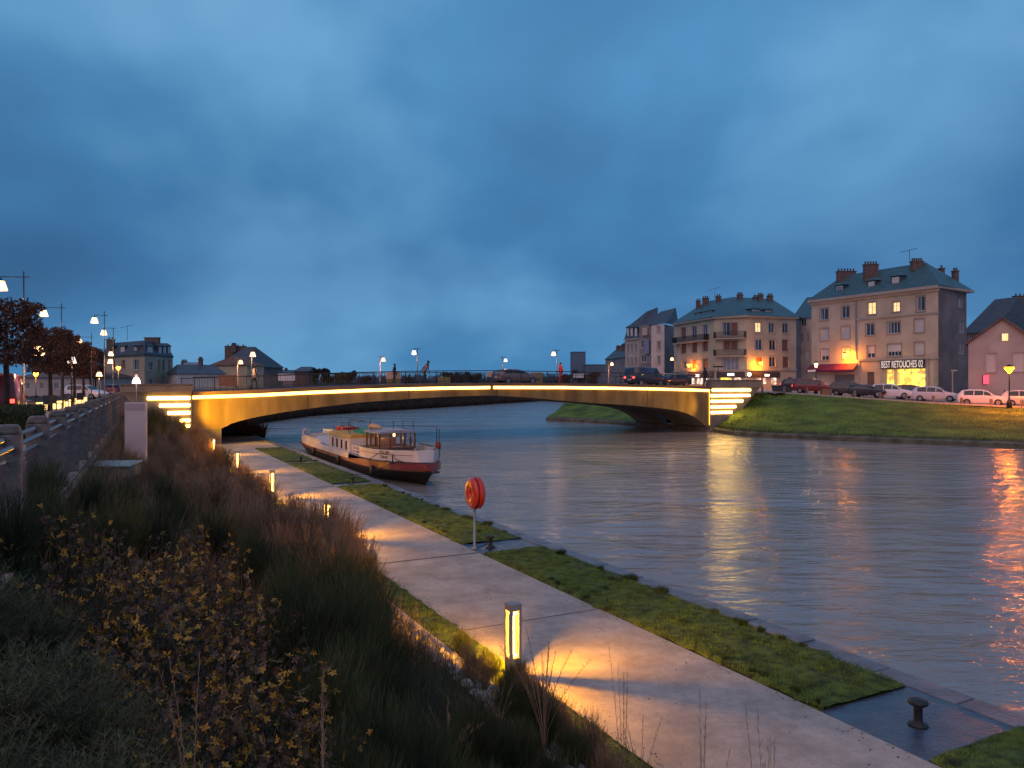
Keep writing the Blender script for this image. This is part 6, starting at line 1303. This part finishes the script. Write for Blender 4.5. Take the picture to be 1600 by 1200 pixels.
r0 = MB(); r0.grid([[ (LX(wx1)-.15,y,2.07+.10*(1-(y/1.02)**2)),(LX(wx0)+.15,y,2.07+.10*(1-(y/1.02)**2)) ] for y in [-1.02+.204*i for i in range(11)]]); r0.grid([[ (LX(wx1)-.15,y,2.03),(LX(wx0)+.15,y,2.03) ] for y in (-1.02,1.02)]); r0.grid([[(LX(wx0)+.15,y,2.03),(LX(wx0)+.15,y,2.07+.10*(1-(y/1.02)**2))] for y in [-1.02+.204*i for i in range(11)]]); r0.grid([[(LX(wx1)-.15,y,2.03),(LX(wx0)+.15,y,2.03),(LX(wx0)+.15,y,2.07),] for y in (-1.02,)]+[[(LX(wx1)-.15,-1.02,2.06),(LX(wx0)+.15,-1.02,2.07),(LX(wx0)+.15,-1.02,2.03)]]); r0.build('wheelhouse_roof', mat('roof_paint',(.35,.28,.33),(.45,.38,.42),.5,2), wh)
MB().lathe([(.05,0),(.05,.12),(.02,.16)],(-5.6,.2,1.80),8).build('cabin_lamp', emit('cabin_lamp',(1,.55,.15),8), wh); point((-5.6,0,1.7), 7, (1,.55,.18), .06, bo)
# clutter on roof: folded sunshade, mast, horns, antennas
MB().tube([(-6.9,-.6,2.25),(-6.2,-.7,2.32),(-5.4,-.5,2.26)],[.10,.13,.06],8).build('folded_awning', mat('old_canvas',(.45,.28,.20),(.55,.38,.28),.9,4), bo, True)
for x,y,h_ in ((-6.2,-.8,.55),(-5.4,.1,.45),(-4.8,.9,.45),(-6.3,.9,.4)): MB().tube([(x,y,2.12),(x,y,2.12+h_)],.016,6).build('aerial',M_dark,bo)
MB().tube([(-4.7,-.8,2.42),(-3.0,1.3,2.38)],.012,5).build('stay',M_dark,bo)
sr = MB(); sr.tube([(-2.9,1.35,1.0),(-2.9,1.35,2.35)],.02,6); sr.tube([(-2.2,1.2,1.0),(-2.2,1.2,2.3)],.02,6); sr.tube([(-2.9,1.35,1.7),(-2.2,1.2,1.7)],.015,6); sr.build('flag_mast',M_dark,bo)
MB().box(-2.85,-2.25,1.26,1.30,1.38,1.66).build('red_board',M_redp,bo)
MB().lathe([(.26,-.03),(.27,.05),(.22,.13)],(-6.4,-1.0,1.2),16).build('deck_tub',M_iron,bo,True)
# tarp pyramid, rope
MB().add([(-3.0,-.9,.93),(-1.7,-.8,.93),(-1.7,.3,.93),(-3.0,.3,.93),(-2.4,-.3,1.42)],[(0,1,4),(1,2,4),(2,3,4),(3,0,4),(3,2,1,0)]).build('tent_cover',mat('dark_canvas',(.07,.045,.04),None,.9),bo)
MB().tube([(-1.9,-1.08,1.30),(-1.5,-1.14,1.12),(-.95,-.86,.98)],.018,6).build('rope',M_iron,bo,True); MB().tube([(-3.4,-1.80,.92),(-2.4,-1.62,1.28),(-1.9,-1.36,1.31)],.018,6).build('rope',M_iron,bo,True)
an = MB(); an.tube([(-1.55,-1.22,.95),(-1.5,-1.25,1.28)],.03,6); an.tube([(-1.95,-1.38,1.02),(-1.62,-1.30,.92),(-1.25,-1.05,1.03)],.028,6); an.build('anchor',M_iron,bo,True)
# cabin behind the wheelhouse, with arched tall windows
cx0, cx1, cyh = 7.7, 12.0, 1.42
def cab_side(sg):
    w_ = MB(); zb_, zt = .86, 1.62; wx_ = [8.2+.9*k for k in range(4)]
    W3_ = lambda d, z, o=0.0: (LX(d), sg*(cyh+o), z)
    xs_ = sorted([cx0,cx1]+[a for a in wx_]+[a+.34 for a in wx_])
    for a, b_ in zip(xs_, xs_[1:]):
        op = any(abs(a-q_) < 1e-6 for q_ in wx_)
        for c, d in ((zb_,1.0),(1.0,1.46),(1.46,zt)):
            if op and c == 1.0: continue
            w_.add([W3_(a,c),W3_(b_,c),W3_(b_,d),W3_(a,d)],[(0,1,2,3)])
    w_.build('cabin_side', M_boatw, cb)
    for a in wx_: f = MB(); f.add([W3_(a,1.0,-.05),W3_(a+.34,1.0,-.05),W3_(a+.34,1.46,-.05),W3_(a,1.46,-.05)],[(0,1,2,3)]); f.build('cabin_window', mat('cabin_glass',(.12,.05,.05),(.20,.08,.08),.15,2), cb)
cb = MB().box(LX(cx1)+.01,LX(cx0)-.01,-cyh+.10,cyh-.10,.86,1.60).build('cabin', mat('cabin_core',(.25,.2,.2),None,.8), bo)
cab_side(-1); cab_side(1)
MB().add([(LX(cx0),-cyh,.86),(LX(cx0),cyh,.86),(LX(cx0),cyh,1.62),(LX(cx0),-cyh,1.62)],[(0,1,2,3)]).build('cabin_end',M_boatw,cb)
MB().hexa([(LX(cx1),-cyh-.06,1.621),(LX(cx0),-cyh-.06,1.621),(LX(cx0),cyh+.06,1.621),(LX(cx1),cyh+.06,1.621),(LX(cx1),-cyh+.15,1.78),(LX(cx0),-cyh+.15,1.78),(LX(cx0),cyh-.15,1.78),(LX(cx1),cyh-.15,1.78)]).build('cabin_roof',M_yel,cb)
MB().hexa([(LX(10.6),-.5,1.785),(LX(7.5),-.6,1.785),(LX(7.5),1.4,1.785),(LX(10.6),1.4,1.785),(LX(10.4),-.2,2.0),(LX(7.6),-.2,1.98),(LX(7.6),1.1,1.98),(LX(10.4),1.1,2.0)]).build('tarpaulin',M_green,cb,bevel=.04)
for x,y in ((9.8,-.9),(8.4,-1.2)): MB().tube([(LX(x),y,1.7),(LX(x),y,2.35),(LX(x)+.15,y,2.5),(LX(x)+2.6,y+.1,2.52)],.018,6).build('awning_frame',M_dark,bo,True)
MB().tube([(LX(13.8),-.6,1.2),(LX(12.9),-.4,2.2),(LX(9.8),-.3,1.95)],.018,6).build('awning_frame',M_dark,bo,True)
MB().box(LX(7.6),LX(6.8),-1.0,1.0,.93,1.12).build('engine_hatch',mat('grey_hatch',(.32,.25,.27),(.40,.32,.34),.7,3),bo,bevel=.03)
# foredeck: hatch, red gear, winch
MB().hexa([(LX(16.8),-1.3,.93),(LX(12.4),-1.3,.93),(LX(12.4),1.3,.93),(LX(16.8),1.3,.93),(LX(16.6),-.9,1.22),(LX(12.6),-.9,1.22),(LX(12.6),.9,1.22),(LX(16.6),.9,1.22)]).build('hatch_cover',mat('hatch_blue',(.34,.38,.50),(.42,.45,.56),.5,2),bo,bevel=.05)
MB().box(LX(15.2),LX(13.6),-.2,.75,1.225,1.85).build('red_locker',M_redp,bo,bevel=.04); MB().box(LX(15.7),LX(15.25),-.1,.6,1.225,1.65).build('winch',M_iron,bo,bevel=.08)
MB().tube([(LX(17.5),0,1.0),(LX(16.2),0,1.75),(LX(13.5),.2,2.0)],.016,6).build('awning_frame',M_dark,bo,True)
gt = MB()
for k in range(4): gt.tube([(LX(19.3+.35*k),-hw(19.3+.35*k)+.08,.95),(LX(19.3+.35*k),-hw(19.3+.35*k)+.08,1.45)],.025,5)
gt.tube([(LX(19.2),-hw(19.2)+.08,1.45),(LX(20.5),-hw(20.5)+.08,1.5)],.03,5); gt.tube([(LX(19.2),-hw(19.2)+.08,1.2),(LX(20.5),-hw(20.5)+.08,1.22)],.025,5); gt.build('stern_rail',M_boatw,bo)
# painted stripe and name on the camera-side bulwark
MB().grid([[(LX(x), -(hb2(x)+.022), zdeck(x)+.60),(LX(x), -(hb2(x)+.024), zdeck(x)+.625)] for x in XB[1:]]).build('stripe', mat('stripe_red',(.20,.03,.05),None,.5), bo)
def on_bulw(x): return Vector((LX(x), -(hb2(x)+.035), zdeck(x)))
a = on_bulw(3.0); b2 = on_bulw(2.2); ed = (b2-a).normalized(); ed.z = 0; ed.normalize()
text('EALTMI', .17, a+Vector((0,0,.66)), ed, M_hull, bo, width=.72, extrude=.002); text('TENE', .15, a+Vector((0,0,.45)), ed, M_hull, bo, width=.60, extrude=.002)
MB().tube([bo.matrix_world.inverted_safe() @ Vector((0,0,0)) if False else Vector((-1.0,-1.15,1.05)), Vector((-1.2,-2.6,.55)), Vector((-.9,-3.6,.62))],.015,6).build('mooring_line',M_iron,bo,True)

scn.render.engine = 'CYCLES'
scn.view_settings.view_transform = 'Standard'; scn.view_settings.look = 'None'; scn.view_settings.exposure = 0; scn.view_settings.gamma = 1
scn.cycles.use_denoising = True
try: scn.cycles.denoiser = 'OPENIMAGEDENOISE'
except Exception: pass
scn.cycles.max_bounces = 5; scn.cycles.diffuse_bounces = 2; scn.cycles.glossy_bounces = 3; scn.cycles.sample_clamp_indirect = 4; scn.cycles.sample_clamp_direct = 30; scn.cycles.caustics_reflective = False; scn.cycles.caustics_refractive = False
